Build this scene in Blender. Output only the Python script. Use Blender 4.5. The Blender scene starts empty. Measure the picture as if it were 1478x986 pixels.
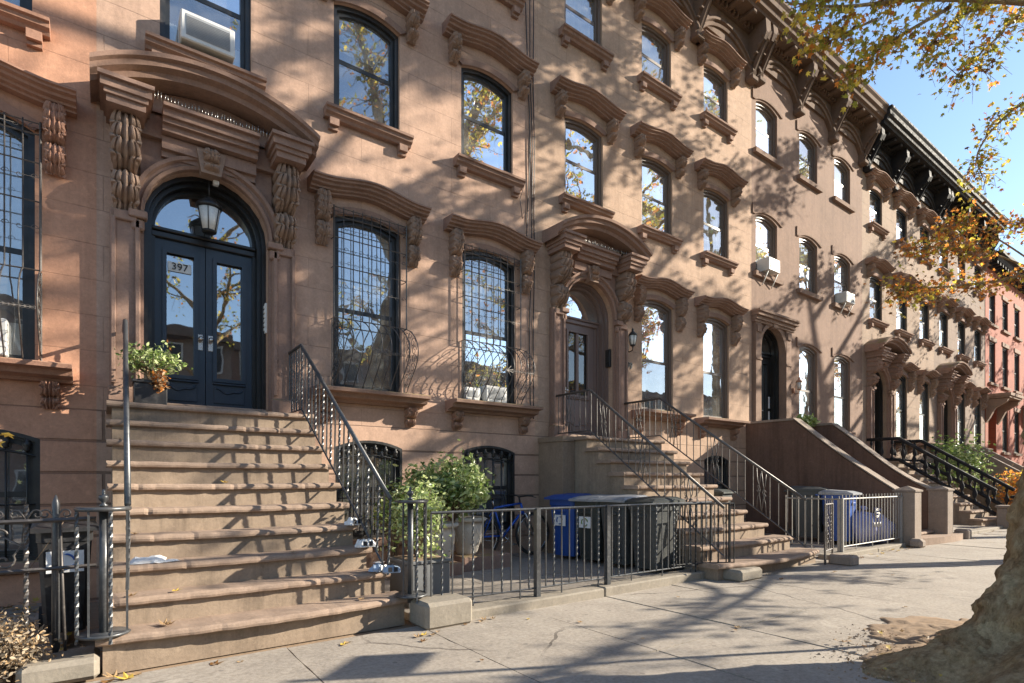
import bpy, math, random
from mathutils import Vector, Matrix
PI = math.pi
R = math.radians
scn = bpy.context.scene
COL = scn.collection

# ------------------------------------------------------------------ camera, sky, sun, exposure
EYE = 1.25
cam_d = bpy.data.cameras.new('camera')
cam = bpy.data.objects.new('camera', cam_d); COL.objects.link(cam); scn.camera = cam
cam.location = (0, 0, EYE)
cam.rotation_euler = (R(90), 0, R(-36.3))
cam_d.sensor_width = 36.0
cam_d.lens = 36.0 * 802.4 / 1478
cam_d.shift_y = (692 - 493) / 1478
cam_d.clip_start = 0.05; cam_d.clip_end = 900

SUN = Vector((2.05, -1.0, 1.0)).normalized()
elev = math.asin(SUN.z); azim = math.atan2(SUN.x, SUN.y)
W = bpy.data.worlds.new('World'); scn.world = W; W.use_nodes = True
wn = W.node_tree.nodes; wl = W.node_tree.links
sky = wn.new('ShaderNodeTexSky'); sky.sky_type = 'NISHITA'; sky.sun_disc = False
sky.sun_elevation = elev; sky.sun_rotation = azim
sky.air_density = 1.0; sky.dust_density = 0.2; sky.ozone_density = 1.6
wl.new(sky.outputs[0], wn['Background'].inputs[0]); wn['Background'].inputs[1].default_value = 0.11
sl = bpy.data.lights.new('sun', 'SUN'); sl.energy = 5.0; sl.angle = R(0.42); sl.color = (1.0, 0.91, 0.76)
so = bpy.data.objects.new('sun', sl); COL.objects.link(so)
so.rotation_euler = SUN.to_track_quat('Z', 'Y').to_euler(); so.location = (20, -15, 25)
scn.view_settings.view_transform = 'Standard'; scn.view_settings.look = 'None'
scn.view_settings.gamma = 1.0; scn.view_settings.exposure = 1.3
scn.view_settings.use_curve_mapping = False

# ------------------------------------------------------------------ materials
class NT:
    def __init__(s, name):
        s.m = bpy.data.materials.new(name); s.m.use_nodes = True
        s.t = s.m.node_tree; s.n = s.t.nodes; s.l = s.t.links
        s.b = s.n['Principled BSDF']; s.out = s.n['Material Output']
    def new(s, typ, **kw):
        n = s.n.new(typ)
        for k, v in kw.items(): setattr(n, k, v)
        return n
    def link(s, a, b): s.l.new(a, b)
    def noise(s, vec, scale, detail=6, rough=.6, dist=0):
        n = s.new('ShaderNodeTexNoise'); n.inputs['Scale'].default_value = scale
        n.inputs['Detail'].default_value = detail; n.inputs['Roughness'].default_value = rough
        n.inputs['Distortion'].default_value = dist
        if vec is not None: s.link(vec, n.inputs['Vector'])
        return n.outputs['Fac']
    def ramp(s, fac, stops):
        n = s.new('ShaderNodeValToRGB'); e = n.color_ramp.elements
        while len(e) < len(stops): e.new(0.5)
        for el, (p, c) in zip(e, stops):
            el.position = p; el.color = (c[0], c[1], c[2], 1) if len(c) > 2 else (c[0],) * 3 + (1,)
        s.link(fac, n.inputs[0]); return n.outputs[0]
    def mix(s, fac, a, b, mode='MIX'):
        n = s.new('ShaderNodeMix', data_type='RGBA', blend_type=mode)
        for sock, v in ((n.inputs[0], fac), (n.inputs[6], a), (n.inputs[7], b)):
            if isinstance(v, (int, float)): sock.default_value = v
            elif isinstance(v, tuple): sock.default_value = (*v, 1)
            else: s.link(v, sock)
        return n.outputs[2]
    def math(s, op, a, b=0.0):
        n = s.new('ShaderNodeMath', operation=op)
        for i, v in enumerate((a, b)):
            if isinstance(v, (int, float)): n.inputs[i].default_value = v
            else: s.link(v, n.inputs[i])
        return n.outputs[0]
    def bump(s, h, strength=.3, dist=.01, prev=None):
        n = s.new('ShaderNodeBump'); n.inputs['Strength'].default_value = strength
        n.inputs['Distance'].default_value = dist; s.link(h, n.inputs['Height'])
        if prev is not None: s.link(prev, n.inputs['Normal'])
        return n.outputs[0]
    def pos(s):
        return s.new('ShaderNodeNewGeometry').outputs['Position']
    def obj(s):
        return s.new('ShaderNodeTexCoord').outputs['Object']

def scale_vec(nt, vec, sx, sy, sz):
    n = nt.new('ShaderNodeMapping'); n.inputs['Scale'].default_value = (sx, sy, sz)
    nt.link(vec, n.inputs['Vector']); return n.outputs[0]

def stone(name, base, courses=None, dirt=.5, rough=.9, grain=1.0, moss=0.0, stain=.5):
    """rendered brownstone: blotches, rain streaks, grain, optional scored courses (row height, block length, line darkness)"""
    t = NT(name); P = t.pos()
    big = t.noise(P, .9, 5, .6, .4)
    c0 = tuple(min(1, v * 1.18) for v in base); c1 = tuple(v * .70 for v in base)
    col = t.ramp(big, [(.3, c1), (.5, base), (.72, c0)])
    med = t.noise(P, 7, 8, .7)
    col = t.mix(.45, col, t.ramp(med, [(.3, tuple(v * .7 for v in base)), (.7, tuple(min(1, v * 1.25) for v in base))]))
    st = t.noise(scale_vec(t, P, 5, 5, .35), 1.0, 6, .65)
    col = t.mix(t.math('MULTIPLY', t.ramp(st, [(.5, (0, 0, 0)), (.72, (1, 1, 1))]), stain), col, tuple(v * .5 for v in base))
    st2 = t.noise(scale_vec(t, P, 14, 14, .8), 1.0, 5, .7)
    col = t.mix(t.math('MULTIPLY', t.ramp(st2, [(.54, (0, 0, 0)), (.68, (1, 1, 1))]), stain * .55), col, tuple(v * .62 for v in base))
    pale = t.noise(P, 2.3, 7, .7, 1.2)
    col = t.mix(t.math('MULTIPLY', t.ramp(pale, [(.6, (0, 0, 0)), (.75, (1, 1, 1))]), .3), col, (min(1, base[0] * 1.35), min(1, base[1] * 1.42), min(1, base[2] * 1.5)))
    wp = t.noise(P, 14, 7, .75, .8)
    col = t.mix(t.math('MULTIPLY', t.ramp(wp, [(.57, (0, 0, 0)), (.63, (1, 1, 1))]), .28), col, tuple(min(1, v * 1.55) for v in base))
    if moss > 0:
        up = t.new('ShaderNodeSeparateXYZ'); t.link(t.new('ShaderNodeNewGeometry').outputs['Normal'], up.inputs[0])
        f = t.math('MULTIPLY', t.ramp(up.outputs[2], [(.25, (0, 0, 0)), (.8, (1, 1, 1))]), t.ramp(t.noise(P, 4, 6, .7), [(.4, (0, 0, 0)), (.62, (1, 1, 1))]))
        col = t.mix(t.math('MULTIPLY', f, moss), col, (.20, .18, .04))
    fine = t.noise(P, 90 / grain, 4, .7)
    col = t.mix(.22, col, t.ramp(t.noise(P, 38, 5, .8), [(.34, tuple(v * .45 for v in base)), (.5, base), (.68, tuple(min(1, v * 1.5) for v in base))]))
    nrm = t.bump(fine, .35, .004)
    nrm = t.bump(med, .35, .012, nrm)
    nrm = t.bump(big, .25, .03, nrm)
    if courses:
        rh, bl, dk = courses
        sp = t.new('ShaderNodeSeparateXYZ'); t.link(P, sp.inputs[0])
        cb = t.new('ShaderNodeCombineXYZ'); t.link(sp.outputs[0], cb.inputs[0]); t.link(sp.outputs[2], cb.inputs[1])
        wob = t.math('MULTIPLY', t.math('SUBTRACT', t.noise(P, 3, 3, .6), .5), .012)
        cb2 = t.new('ShaderNodeVectorMath', operation='ADD'); t.link(cb.outputs[0], cb2.inputs[0])
        cw = t.new('ShaderNodeCombineXYZ'); t.link(wob, cw.inputs[1]); t.link(wob, cw.inputs[0]); t.link(cw.outputs[0], cb2.inputs[1])
        def lines(rhh, bll, mort):
            b = t.new('ShaderNodeTexBrick'); b.offset = .5
            b.inputs['Scale'].default_value = 1; b.inputs['Mortar Size'].default_value = mort
            b.inputs['Mortar Smooth'].default_value = .35; b.inputs['Brick Width'].default_value = bll; b.inputs['Row Height'].default_value = rhh
            t.link(cb2.outputs[0], b.inputs['Vector']); return b.outputs['Fac']
        hi = lines(rh, bl, .0045); lo = lines(.33, 40.0, .016)
        below = t.math('LESS_THAN', sp.outputs[2], 1.98)
        fac = t.mix(below, hi, lo)
        brk = t.ramp(t.noise(P, 1.7, 4, .6), [(.35, (.15,) * 3), (.6, (1, 1, 1))])
        fac2 = t.math('MULTIPLY', fac, t.mix(below, brk, (1.0, 1.0, 1.0)))
        col = t.mix(t.math('MULTIPLY', fac2, t.math('ADD', dk, t.math('MULTIPLY', below, .35))), col, tuple(v * .3 for v in base))
        inv = t.math('SUBTRACT', 1.0, fac2)
        nrm = t.bump(inv, .7, .02, nrm)
    t.link(col, t.b.inputs['Base Color']); t.link(nrm, t.b.inputs['Normal'])
    t.b.inputs['Roughness'].default_value = rough; t.b.inputs['Specular IOR Level'].default_value = .25
    return t.m

def paint(name, col, rough=.45, metal=0.0, wear=.25, wearcol=None, scale=14, spec=.5, dirt=.2):
    t = NT(name); P = t.pos()
    n = t.noise(P, scale, 7, .7)
    wc = wearcol or tuple(min(1, c * 2.2 + .03) for c in col)
    c = t.mix(t.math('MULTIPLY', t.ramp(n, [(.52, (0, 0, 0)), (.7, (1, 1, 1))]), wear), col, wc)
    d = t.noise(P, 3, 5, .6)
    c = t.mix(t.math('MULTIPLY', t.ramp(d, [(.45, (0, 0, 0)), (.75, (1, 1, 1))]), dirt), c, (.16, .13, .10))
    t.link(c, t.b.inputs['Base Color'])
    t.link(t.ramp(n, [(.3, (rough * .8,) * 3), (.8, (min(1, rough * 1.4),) * 3)]), t.b.inputs['Roughness'])
    t.link(t.bump(t.noise(P, scale * 5, 4, .6), .15, .003), t.b.inputs['Normal'])
    t.b.inputs['Metallic'].default_value = metal; t.b.inputs['Specular IOR Level'].default_value = spec
    return t.m

def glass(name, strength=.35, tint=(.9, .95, .95), wav=.25, haze_dust=.14):
    t = NT(name); t.n.remove(t.b)
    P = t.pos()
    nrm = t.bump(t.noise(P, 2.2, 2, .5), wav, .01)
    fr = t.new('ShaderNodeFresnel'); fr.inputs[0].default_value = 1.75; t.link(nrm, fr.inputs['Normal'])
    f = t.math('ADD', t.math('MULTIPLY', fr.outputs[0], 1.1), strength)
    f = t.math('MINIMUM', f, .8)
    tr = t.new('ShaderNodeBsdfTransparent'); tr.inputs[0].default_value = (*tint, 1)
    gl = t.new('ShaderNodeBsdfGlossy'); gl.inputs['Roughness'].default_value = .015; gl.inputs[0].default_value = (.93, .96, 1, 1)
    t.link(nrm, gl.inputs['Normal'])
    mx = t.new('ShaderNodeMixShader'); t.link(f, mx.inputs[0]); t.link(tr.outputs[0], mx.inputs[1]); t.link(gl.outputs[0], mx.inputs[2])
    df = t.new('ShaderNodeBsdfDiffuse'); df.inputs[0].default_value = (.62, .62, .60, 1)  # pale diffuse film: dust plus whitish sky reflections painted into the pane
    m2 = t.new('ShaderNodeMixShader'); t.link(t.math('ADD', haze_dust * .6, t.math('MULTIPLY', t.ramp(t.noise(P, 3, 6, .7), [(.4, (0, 0, 0)), (.75, (1, 1, 1))]), haze_dust)), m2.inputs[0])
    t.link(mx.outputs[0], m2.inputs[1]); t.link(df.outputs[0], m2.inputs[2])
    t.link(m2.outputs[0], t.out.inputs[0]); return t.m

def leafmat(name, c, trans=.45, rough=.5, var=.35):
    t = NT(name)
    r = t.new('ShaderNodeNewGeometry').outputs['Random Per Island']
    c0 = tuple(v * (1 - var) for v in c); c1 = tuple(min(1, v * (1 + var)) for v in c)
    col = t.ramp(r, [(0, c0), (.5, c), (1, c1)])
    t.link(col, t.b.inputs['Base Color']); t.b.inputs['Roughness'].default_value = rough
    tl = t.new('ShaderNodeBsdfTranslucent'); t.link(col, tl.inputs[0])
    mx = t.new('ShaderNodeMixShader'); mx.inputs[0].default_value = trans
    t.link(t.b.outputs[0], mx.inputs[1]); t.link(tl.outputs[0], mx.inputs[2]); t.link(mx.outputs[0], t.out.inputs[0])
    return t.m

M = {}
M['wall_red'] = stone('render_terracotta', (.50, .27, .175), (.37, 1.5, .25))
M['wall_a'] = stone('render_pink_brown', (.46, .305, .225), (.37, 1.4, .4))
M['wall_b'] = stone('render_tan_brown', (.44, .305, .22), (.37, 1.3, .30))
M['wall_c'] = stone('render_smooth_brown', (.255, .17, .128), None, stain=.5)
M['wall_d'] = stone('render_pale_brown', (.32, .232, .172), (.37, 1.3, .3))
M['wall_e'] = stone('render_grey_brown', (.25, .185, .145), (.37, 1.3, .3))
M['trim'] = stone('trim_brown', (.285, .183, .14), None, moss=.75, stain=.5)
M['trim_red'] = stone('trim_terracotta', (.36, .20, .14), None, moss=.2, stain=.45)
M['trim_dark'] = stone('trim_carved', (.29, .20, .15), None, stain=.4, moss=.15)
M['stair'] = stone('stair_stone', (.31, .225, .17), None, stain=.6, grain=1.5)
M['kerbstone'] = stone('kerbstone', (.27, .235, .19), None, stain=.5, grain=2)
M['riser'] = stone('riser_stone', (.295, .225, .165), None, stain=.95, grain=1.5, moss=.3)
M['bin_lid'] = paint('bin_lid_weathered', (.30, .31, .33), .45, 0, .5, (.08, .08, .09), 9)
M['stair_side'] = stone('stair_riser', (.27, .20, .145), None, stain=.45)
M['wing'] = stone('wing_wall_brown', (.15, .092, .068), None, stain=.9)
M['pillar'] = stone('pillar_stone', (.27, .215, .175), None, stain=.45)
M['cornice'] = stone('cornice_brown', (.165, .112, .083), None, stain=.5)
M['cornice_black'] = paint('cornice_black', (.02, .02, .023), .75, 0, .2, (.07, .07, .07), spec=.2)
M['iron'] = paint('iron_grey_black', (.07, .074, .08), .36, .35, .35, (.24, .24, .24), 30)
M['iron_dark'] = paint('iron_black', (.018, .019, .02), .42, .2, .3, (.10, .10, .10), 30)
M['iron_pale'] = paint('iron_pale', (.30, .29, .27), .45, .3, .35, (.14, .12, .1), 20)
M['iron_worn'] = paint('iron_worn', (.10, .09, .085), .45, .4, .5, (.30, .27, .24), 22)
M['frame_black'] = paint('window_black', (.016, .018, .02), .38, 0, .25, (.07, .07, .07), 9)
M['frame_brown'] = paint('window_brown', (.13, .095, .075), .45, 0, .25, (.25, .2, .16), 9)
M['frame_white'] = paint('window_white', (.62, .60, .56), .45, 0, .15, (.4, .38, .35), 9)
M['door_blue'] = paint('door_slate_blue', (.022, .036, .055), .35, 0, .18, (.07, .09, .12), 7, dirt=.05)
M['door_brown'] = paint('door_grey_brown', (.17, .125, .11), .4, 0, .2, (.2, .17, .15), 7, dirt=.1)
M['door_black'] = paint('door_black', (.014, .014, .014), .35, 0, .2, (.06, .06, .06), 7, dirt=.05)
M['glass'] = glass('window_glass', .26)
M['glass_door'] = glass('door_glass', .30, (.55, .6, .62), .1, .03)
M['glass_dim'] = glass('dim_glass', .02, (.4, .4, .4), .2, .05)
M['glass_pale'] = glass('hazy_glass', .16)
M['white'] = paint('white_enamel', (.75, .74, .70), .4, 0, .2, (.5, .48, .44), 10)
M['ac'] = paint('ac_casing', (.66, .65, .62), .5, 0, .3, (.42, .40, .37), 12)
M['ac_grey'] = paint('ac_grille', (.30, .31, .32), .5, .2, .3, (.5, .5, .5), 40)
M['brass'] = paint('nickel', (.55, .53, .50), .25, .9, .1)
M['shade'] = paint('roller_shade', (.70, .68, .62), .8, 0, .1)
M['shade_blue'] = paint('pale_shade', (.50, .54, .60), .8, 0, .1)
M['opal'] = paint('opal_glass', (.70, .70, .66), .25, 0, .05)
M['bin_blue'] = paint('bin_blue', (.015, .07, .30), .45, 0, .15, (.06, .15, .4), 12)
M['bin_grey'] = paint('bin_charcoal', (.05, .055, .055), .5, 0, .3, (.13, .13, .13), 12)
M['bin_dark'] = paint('bin_dark_green', (.035, .042, .04), .5, 0, .2, (.1, .1, .1), 12)
M['bag'] = paint('bag_blue_plastic', (.26, .27, .46), .3, 0, .5, (.45, .45, .6), 5)
M['bike'] = paint('bike_blue', (.01, .08, .42), .25, .2, .05)
M['rubber'] = paint('rubber', (.02, .02, .02), .7)
M['chrome'] = paint('chrome', (.5, .5, .5), .25, 1, .1)
M['pot'] = paint('pot_cast_stone', (.50, .45, .38), .8, 0, .4, (.3, .26, .2), 8, .2, .4)
M['pot_grey'] = paint('planter_grey', (.14, .145, .15), .6, 0, .3, (.25, .25, .25), 8)
M['pot_black'] = paint('planter_black', (.02, .02, .022), .4, 0, .3, (.12, .12, .12), 12)
M['paper'] = paint('paper', (.76, .76, .76), .7, 0, .15, (.5, .5, .52), 14)
M['paper_blue'] = paint('bag_blue_grey', (.28, .36, .48), .4, 0, .3, (.7, .7, .72), 24)
M['ink'] = paint('ink', (.015, .015, .018), .6, 0, 0, dirt=0)
M['signblue'] = paint('sign_blue', (.03, .10, .35), .5, 0, .1)
M['soil'] = stone('soil', (.30, .215, .145), None, grain=3, rough=1, stain=.2)
M['roof'] = paint('roof_tar', (.05, .05, .05), .9)
M['room'] = paint('room_plaster', (.22, .20, .18), .9)
M['brick_side'] = stone('far_wall', (.30, .15, .10), None)

def brickmat(name, c1, c2, mortar):
    t = NT(name); P = t.pos(); sp = t.new('ShaderNodeSeparateXYZ'); t.link(P, sp.inputs[0])
    cb = t.new('ShaderNodeCombineXYZ'); t.link(t.math('ADD', sp.outputs[0], sp.outputs[1]), cb.inputs[0]); t.link(sp.outputs[2], cb.inputs[1])
    b = t.new('ShaderNodeTexBrick'); b.inputs['Scale'].default_value = 1; b.inputs['Mortar Size'].default_value = .006
    b.inputs['Brick Width'].default_value = .21; b.inputs['Row Height'].default_value = .07
    b.inputs['Color1'].default_value = (*c1, 1); b.inputs['Color2'].default_value = (*c2, 1); b.inputs['Mortar'].default_value = (*mortar, 1)
    t.link(cb.outputs[0], b.inputs['Vector'])
    c = t.mix(.4, b.outputs['Color'], t.ramp(t.noise(P, 1.5, 6, .7), [(.3, tuple(v * .6 for v in c1)), (.7, tuple(v * 1.3 for v in c1))]))
    t.link(c, t.b.inputs['Base Color']); t.b.inputs['Roughness'].default_value = .9
    t.link(t.bump(b.outputs['Fac'], -.4, .01), t.b.inputs['Normal']); return t.m
M['brick'] = brickmat('brick_red', (.34, .085, .04), (.25, .06, .033), (.22, .13, .10))
M['brick_far'] = brickmat('brick_brown', (.22, .12, .08), (.17, .09, .06), (.2, .16, .13))

def concrete():
    t = NT('concrete_slab'); P = t.pos()
    r = t.new('ShaderNodeNewGeometry').outputs['Random Per Island']
    base = t.ramp(r, [(0, (.25, .21, .165)), (.35, (.30, .255, .205)), (.7, (.34, .29, .235)), (1, (.28, .24, .195))])
    n = t.noise(P, 1.6, 8, .7, .6)
    c = t.mix(.6, base, t.ramp(n, [(.3, (.16, .13, .10)), (.5, (.29, .245, .195)), (.7, (.40, .35, .285))]))
    n3 = t.noise(P, .8, 9, .75, 1.5)
    c = t.mix(t.math('MULTIPLY', t.ramp(n3, [(.5, (0, 0, 0)), (.64, (1, 1, 1))]), .5), c, (.15, .125, .10))
    c = t.mix(t.math('MULTIPLY', t.ramp(t.noise(P, 1.3, 8, .7, 2.0), [(.58, (0, 0, 0)), (.66, (1, 1, 1))]), .5), c, (.50, .44, .36))
    n2 = t.noise(P, 30, 6, .75)
    c = t.mix(.38, c, t.ramp(n2, [(.35, (.16, .14, .12)), (.6, (.45, .4, .35))]))
    v = t.new('ShaderNodeTexVoronoi', feature='DISTANCE_TO_EDGE'); v.inputs['Scale'].default_value = .42
    wv = t.new('ShaderNodeVectorMath', operation='ADD'); t.link(P, wv.inputs[0])
    nn = t.new('ShaderNodeTexNoise'); nn.inputs['Scale'].default_value = 3; nn.inputs['Detail'].default_value = 6; t.link(P, nn.inputs['Vector'])
    sc = t.new('ShaderNodeVectorMath', operation='SCALE'); sc.inputs['Scale'].default_value = .22; t.link(nn.outputs['Color'], sc.inputs[0])
    t.link(sc.outputs[0], wv.inputs[1]); t.link(wv.outputs[0], v.inputs['Vector'])
    ck = t.math('LESS_THAN', v.outputs['Distance'], .0055)
    ck = t.math('MULTIPLY', ck, t.ramp(t.noise(P, .6, 2, .5), [(.46, (0, 0, 0)), (.52, (1, 1, 1))]))
    c = t.mix(t.math('MULTIPLY', ck, .75), c, (.07, .055, .045))
    spots = t.new('ShaderNodeTexVoronoi'); spots.inputs['Scale'].default_value = 5; t.link(P, spots.inputs['Vector'])
    c = t.mix(t.math('MULTIPLY', t.math('LESS_THAN', spots.outputs['Distance'], .09), .5), c, (.12, .10, .09))
    t.link(c, t.b.inputs['Base Color']); t.b.inputs['Roughness'].default_value = .88
    nrm = t.bump(n2, .4, .004); nrm = t.bump(n, .3, .02, nrm); nrm = t.bump(t.math('SUBTRACT', 1, ck), .5, .01, nrm)
    t.link(nrm, t.b.inputs['Normal']); return t.m
M['concrete'] = concrete()
def asphalt():
    t = NT('asphalt'); P = t.pos()
    c = t.ramp(t.noise(P, 60, 6, .8), [(.3, (.03, .03, .03)), (.7, (.075, .073, .07))])
    c = t.mix(.4, c, t.ramp(t.noise(P, .7, 5, .6), [(.3, (.04, .04, .04)), (.7, (.08, .078, .075))]))
    t.link(c, t.b.inputs['Base Color']); t.b.inputs['Roughness'].default_value = .9; return t.m
M['asphalt'] = asphalt()
def bark():
    t = NT('plane_bark'); P = t.pos()
    n = t.noise(scale_vec(t, P, 1, 1, .55), 3.2, 9, .72, 1.0)
    c = t.ramp(n, [(.28, (.12, .085, .055)), (.42, (.40, .27, .15)), (.54, (.56, .40, .22)), (.66, (.74, .60, .37)), (.8, (.52, .37, .20))])
    vo = t.new('ShaderNodeTexVoronoi'); vo.inputs['Scale'].default_value = 5.5
    dv = t.new('ShaderNodeVectorMath', operation='ADD'); t.link(P, dv.inputs[0]); nz = t.new('ShaderNodeTexNoise'); nz.inputs['Scale'].default_value = 6; nz.inputs['Detail'].default_value = 6; t.link(P, nz.inputs['Vector'])
    sv = t.new('ShaderNodeVectorMath', operation='SCALE'); sv.inputs['Scale'].default_value = .35; t.link(nz.outputs['Color'], sv.inputs[0]); t.link(sv.outputs[0], dv.inputs[1]); t.link(dv.outputs[0], vo.inputs['Vector'])
    sx = t.new('ShaderNodeSeparateColor'); t.link(vo.outputs['Color'], sx.inputs[0])
    c = t.mix(.5, c, t.ramp(sx.outputs[0], [(0, (.24, .155, .08)), (.4, (.50, .34, .18)), (.7, (.66, .48, .26)), (1, (.82, .68, .42))]))
    g = t.noise(P, 1.3, 4, .6)
    c = t.mix(t.math('MULTIPLY', t.ramp(g, [(.5, (0, 0, 0)), (.7, (1, 1, 1))]), .35), c, (.26, .19, .07))
    f = t.noise(scale_vec(t, P, 1, 1, .4), 22, 8, .75)
    c = t.mix(.45, c, t.ramp(f, [(.4, (.05, .035, .02)), (.5, (.34, .25, .15)), (.65, (.66, .54, .36))]))
    t.link(c, t.b.inputs['Base Color']); t.b.inputs['Roughness'].default_value = .92
    nrm = t.bump(f, 1.0, .035); nrm = t.bump(n, 1.0, .09, nrm)
    t.link(nrm, t.b.inputs['Normal']); t.b.inputs['Specular IOR Level'].default_value = .15; return t.m
M['bark'] = bark()
M['leaf_g'] = leafmat('leaf_olive', (.36, .37, .06), .55)
M['leaf_y'] = leafmat('leaf_yellow', (.72, .56, .09), .55)
M['leaf_o'] = leafmat('leaf_orange', (.72, .28, .06), .6)
M['leaf_b'] = leafmat('leaf_brown', (.20, .10, .035), .25)
M['leaf_dry'] = leafmat('leaf_fallen', (.38, .25, .13), .15)
M['leaf_dry_y'] = leafmat('leaf_fallen_yellow', (.58, .40, .08), .15)
M['leaf_green'] = leafmat('leaf_shrub', (.24, .33, .085), .35, .4)
M['leaf_pale'] = leafmat('leaf_variegated', (.46, .52, .24), .3, .4)
M['leaf_dark'] = leafmat('leaf_dark', (.10, .16, .045), .3, .4)
M['twig'] = paint('twig', (.16, .11, .07), .8)
M['dryplant'] = leafmat('dry_stalks', (.30, .24, .17), .2, .8)

# ------------------------------------------------------------------ mesh building
class MB:
    def __init__(s): s.v = []; s.f = []; s.mi = []; s.sm = []
    def add(s, vs, fs, mi=0, smooth=False):
        o = len(s.v); s.v.extend([tuple(p) for p in vs])
        for f in fs: s.f.append(tuple(i + o for i in f)); s.mi.append(mi); s.sm.append(smooth)
        return s
    def box(s, a, b, mi=0):
        x0, y0, z0 = a; x1, y1, z1 = b
        v = [(x0, y0, z0), (x1, y0, z0), (x1, y1, z0), (x0, y1, z0), (x0, y0, z1), (x1, y0, z1), (x1, y1, z1), (x0, y1, z1)]
        return s.add(v, [(0, 3, 2, 1), (4, 5, 6, 7), (0, 1, 5, 4), (1, 2, 6, 5), (2, 3, 7, 6), (3, 0, 4, 7)], mi)
    def bbox(s, a, b, bev=.006, mi=0):
        """box with chamfered edges"""
        c = [(a[i] + b[i]) / 2 for i in range(3)]; h = [(b[i] - a[i]) / 2 for i in range(3)]
        bev = min(bev, min(h) * .6); vs = []; idx = {}
        for sx in (-1, 1):
            for sy in (-1, 1):
                for sz in (-1, 1):
                    for ax in range(3):
                        p = [c[0] + sx * h[0], c[1] + sy * h[1], c[2] + sz * h[2]]
                        for k, sg in enumerate((sx, sy, sz)):
                            if k != ax: p[k] -= sg * bev
                        idx[(sx, sy, sz, ax)] = len(vs); vs.append(p)
        fs = []
        for ax in range(3):
            o1, o2 = [k for k in range(3) if k != ax]
            for sg in (-1, 1):
                q = []
                for (p, r) in ((-1, -1), (1, -1), (1, 1), (-1, 1)):
                    t = [0, 0, 0]; t[ax] = sg; t[o1] = p; t[o2] = r
                    q.append(idx[(*t, ax)])
                fs.append(q)
            for p in (-1, 1):
                for r in (-1, 1):
                    t0 = [0, 0, 0]; t1 = [0, 0, 0]
                    t0[ax] = -1; t1[ax] = 1; t0[o1] = t1[o1] = p; t0[o2] = t1[o2] = r
                    fs.append([idx[(*t0, o1)], idx[(*t1, o1)], idx[(*t1, o2)], idx[(*t0, o2)]])
        for sx in (-1, 1):
            for sy in (-1, 1):
                for sz in (-1, 1): fs.append([idx[(sx, sy, sz, k)] for k in range(3)])
        return s.add(vs, fs, mi)
    def tube(s, pts, r, n=6, mi=0, smooth=True, twist=0, cap=True, rot=0):
        pts = [Vector(p) for p in pts]; N = len(pts)
        rr = r if isinstance(r, (list, tuple)) else [r] * N
        up = None; vs = []
        for i, p in enumerate(pts):
            t = (pts[min(i + 1, N - 1)] - pts[max(i - 1, 0)])
            if t.length < 1e-9: t = Vector((0, 0, 1))
            t.normalize()
            if up is None: up = t.orthogonal().normalized() if abs(t.z) < .99 else Vector((1, 0, 0))
            up = (up - t * up.dot(t))
            up = up.normalized() if up.length > 1e-6 else t.orthogonal().normalized()
            w = t.cross(up)
            for k in range(n):
                a = 2 * PI * k / n + rot + twist * i
                vs.append(p + (up * math.cos(a) + w * math.sin(a)) * rr[i])
        fs = []
        for i in range(N - 1):
            for k in range(n):
                k2 = (k + 1) % n
                fs.append((i * n + k, i * n + k2, (i + 1) * n + k2, (i + 1) * n + k))
        if cap: fs.append(tuple(range(n - 1, -1, -1))); fs.append(tuple((N - 1) * n + k for k in range(n)))
        return s.add(vs, fs, mi, smooth)
    def sweep(s, path, prof, yw, mi=0):
        """prof (dz, projection from wall yw) polygon swept along path [(x,z)]"""
        n = len(prof); vs = []
        for (x, z) in path:
            for dz, p in prof: vs.append((x, yw - p, z + dz))
        fs = []
        for i in range(len(path) - 1):
            for k in range(n):
                k2 = (k + 1) % n; fs.append((i * n + k, i * n + k2, (i + 1) * n + k2, (i + 1) * n + k))
        fs.append(tuple(range(n - 1, -1, -1))); fs.append(tuple((len(path) - 1) * n + k for k in range(n)))
        return s.add(vs, fs, mi)
    def lathe(s, prof, c, n=12, mi=0, smooth=True):
        vs = []; N = len(prof)
        for r, z in prof:
            for k in range(n): a = 2 * PI * k / n; vs.append((c[0] + r * math.cos(a), c[1] + r * math.sin(a), c[2] + z))
        fs = [(i * n + k, i * n + (k + 1) % n, (i + 1) * n + (k + 1) % n, (i + 1) * n + k) for i in range(N - 1) for k in range(n)]
        fs.append(tuple(range(n - 1, -1, -1))); fs.append(tuple((N - 1) * n + k for k in range(n)))
        return s.add(vs, fs, mi, smooth)
    def prism(s, poly, axis, a, b, mi=0):
        """poly of 2D points extruded along axis 'x','y','z' from a to b"""
        def P(q, t):
            return {'x': (t, q[0], q[1]), 'y': (q[0], t, q[1]), 'z': (q[0], q[1], t)}[axis]
        n = len(poly); vs = [P(q, a) for q in poly] + [P(q, b) for q in poly]
        fs = [tuple(range(n - 1, -1, -1)), tuple(range(n, 2 * n))] + [(i, (i + 1) % n, n + (i + 1) % n, n + i) for i in range(n)]
        return s.add(vs, fs, mi)
    def ring(s, outer, inner, ya, yb, mi=0):
        """frame between two open polylines of equal length in xz (closed loops), depth ya..yb"""
        n = len(outer); vs = []
        for y in (ya, yb):
            vs += [(x, y, z) for x, z in outer] + [(x, y, z) for x, z in inner]
        fs = []
        for i in range(n):
            j = (i + 1) % n
            fs.append((i, j, n + j, n + i)); fs.append((2 * n + i, 3 * n + i, 3 * n + j, 2 * n + j))
            fs.append((i, 2 * n + i, 2 * n + j, j)); fs.append((n + i, n + j, 3 * n + j, 3 * n + i))
        return s.add(vs, fs, mi)
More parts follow.
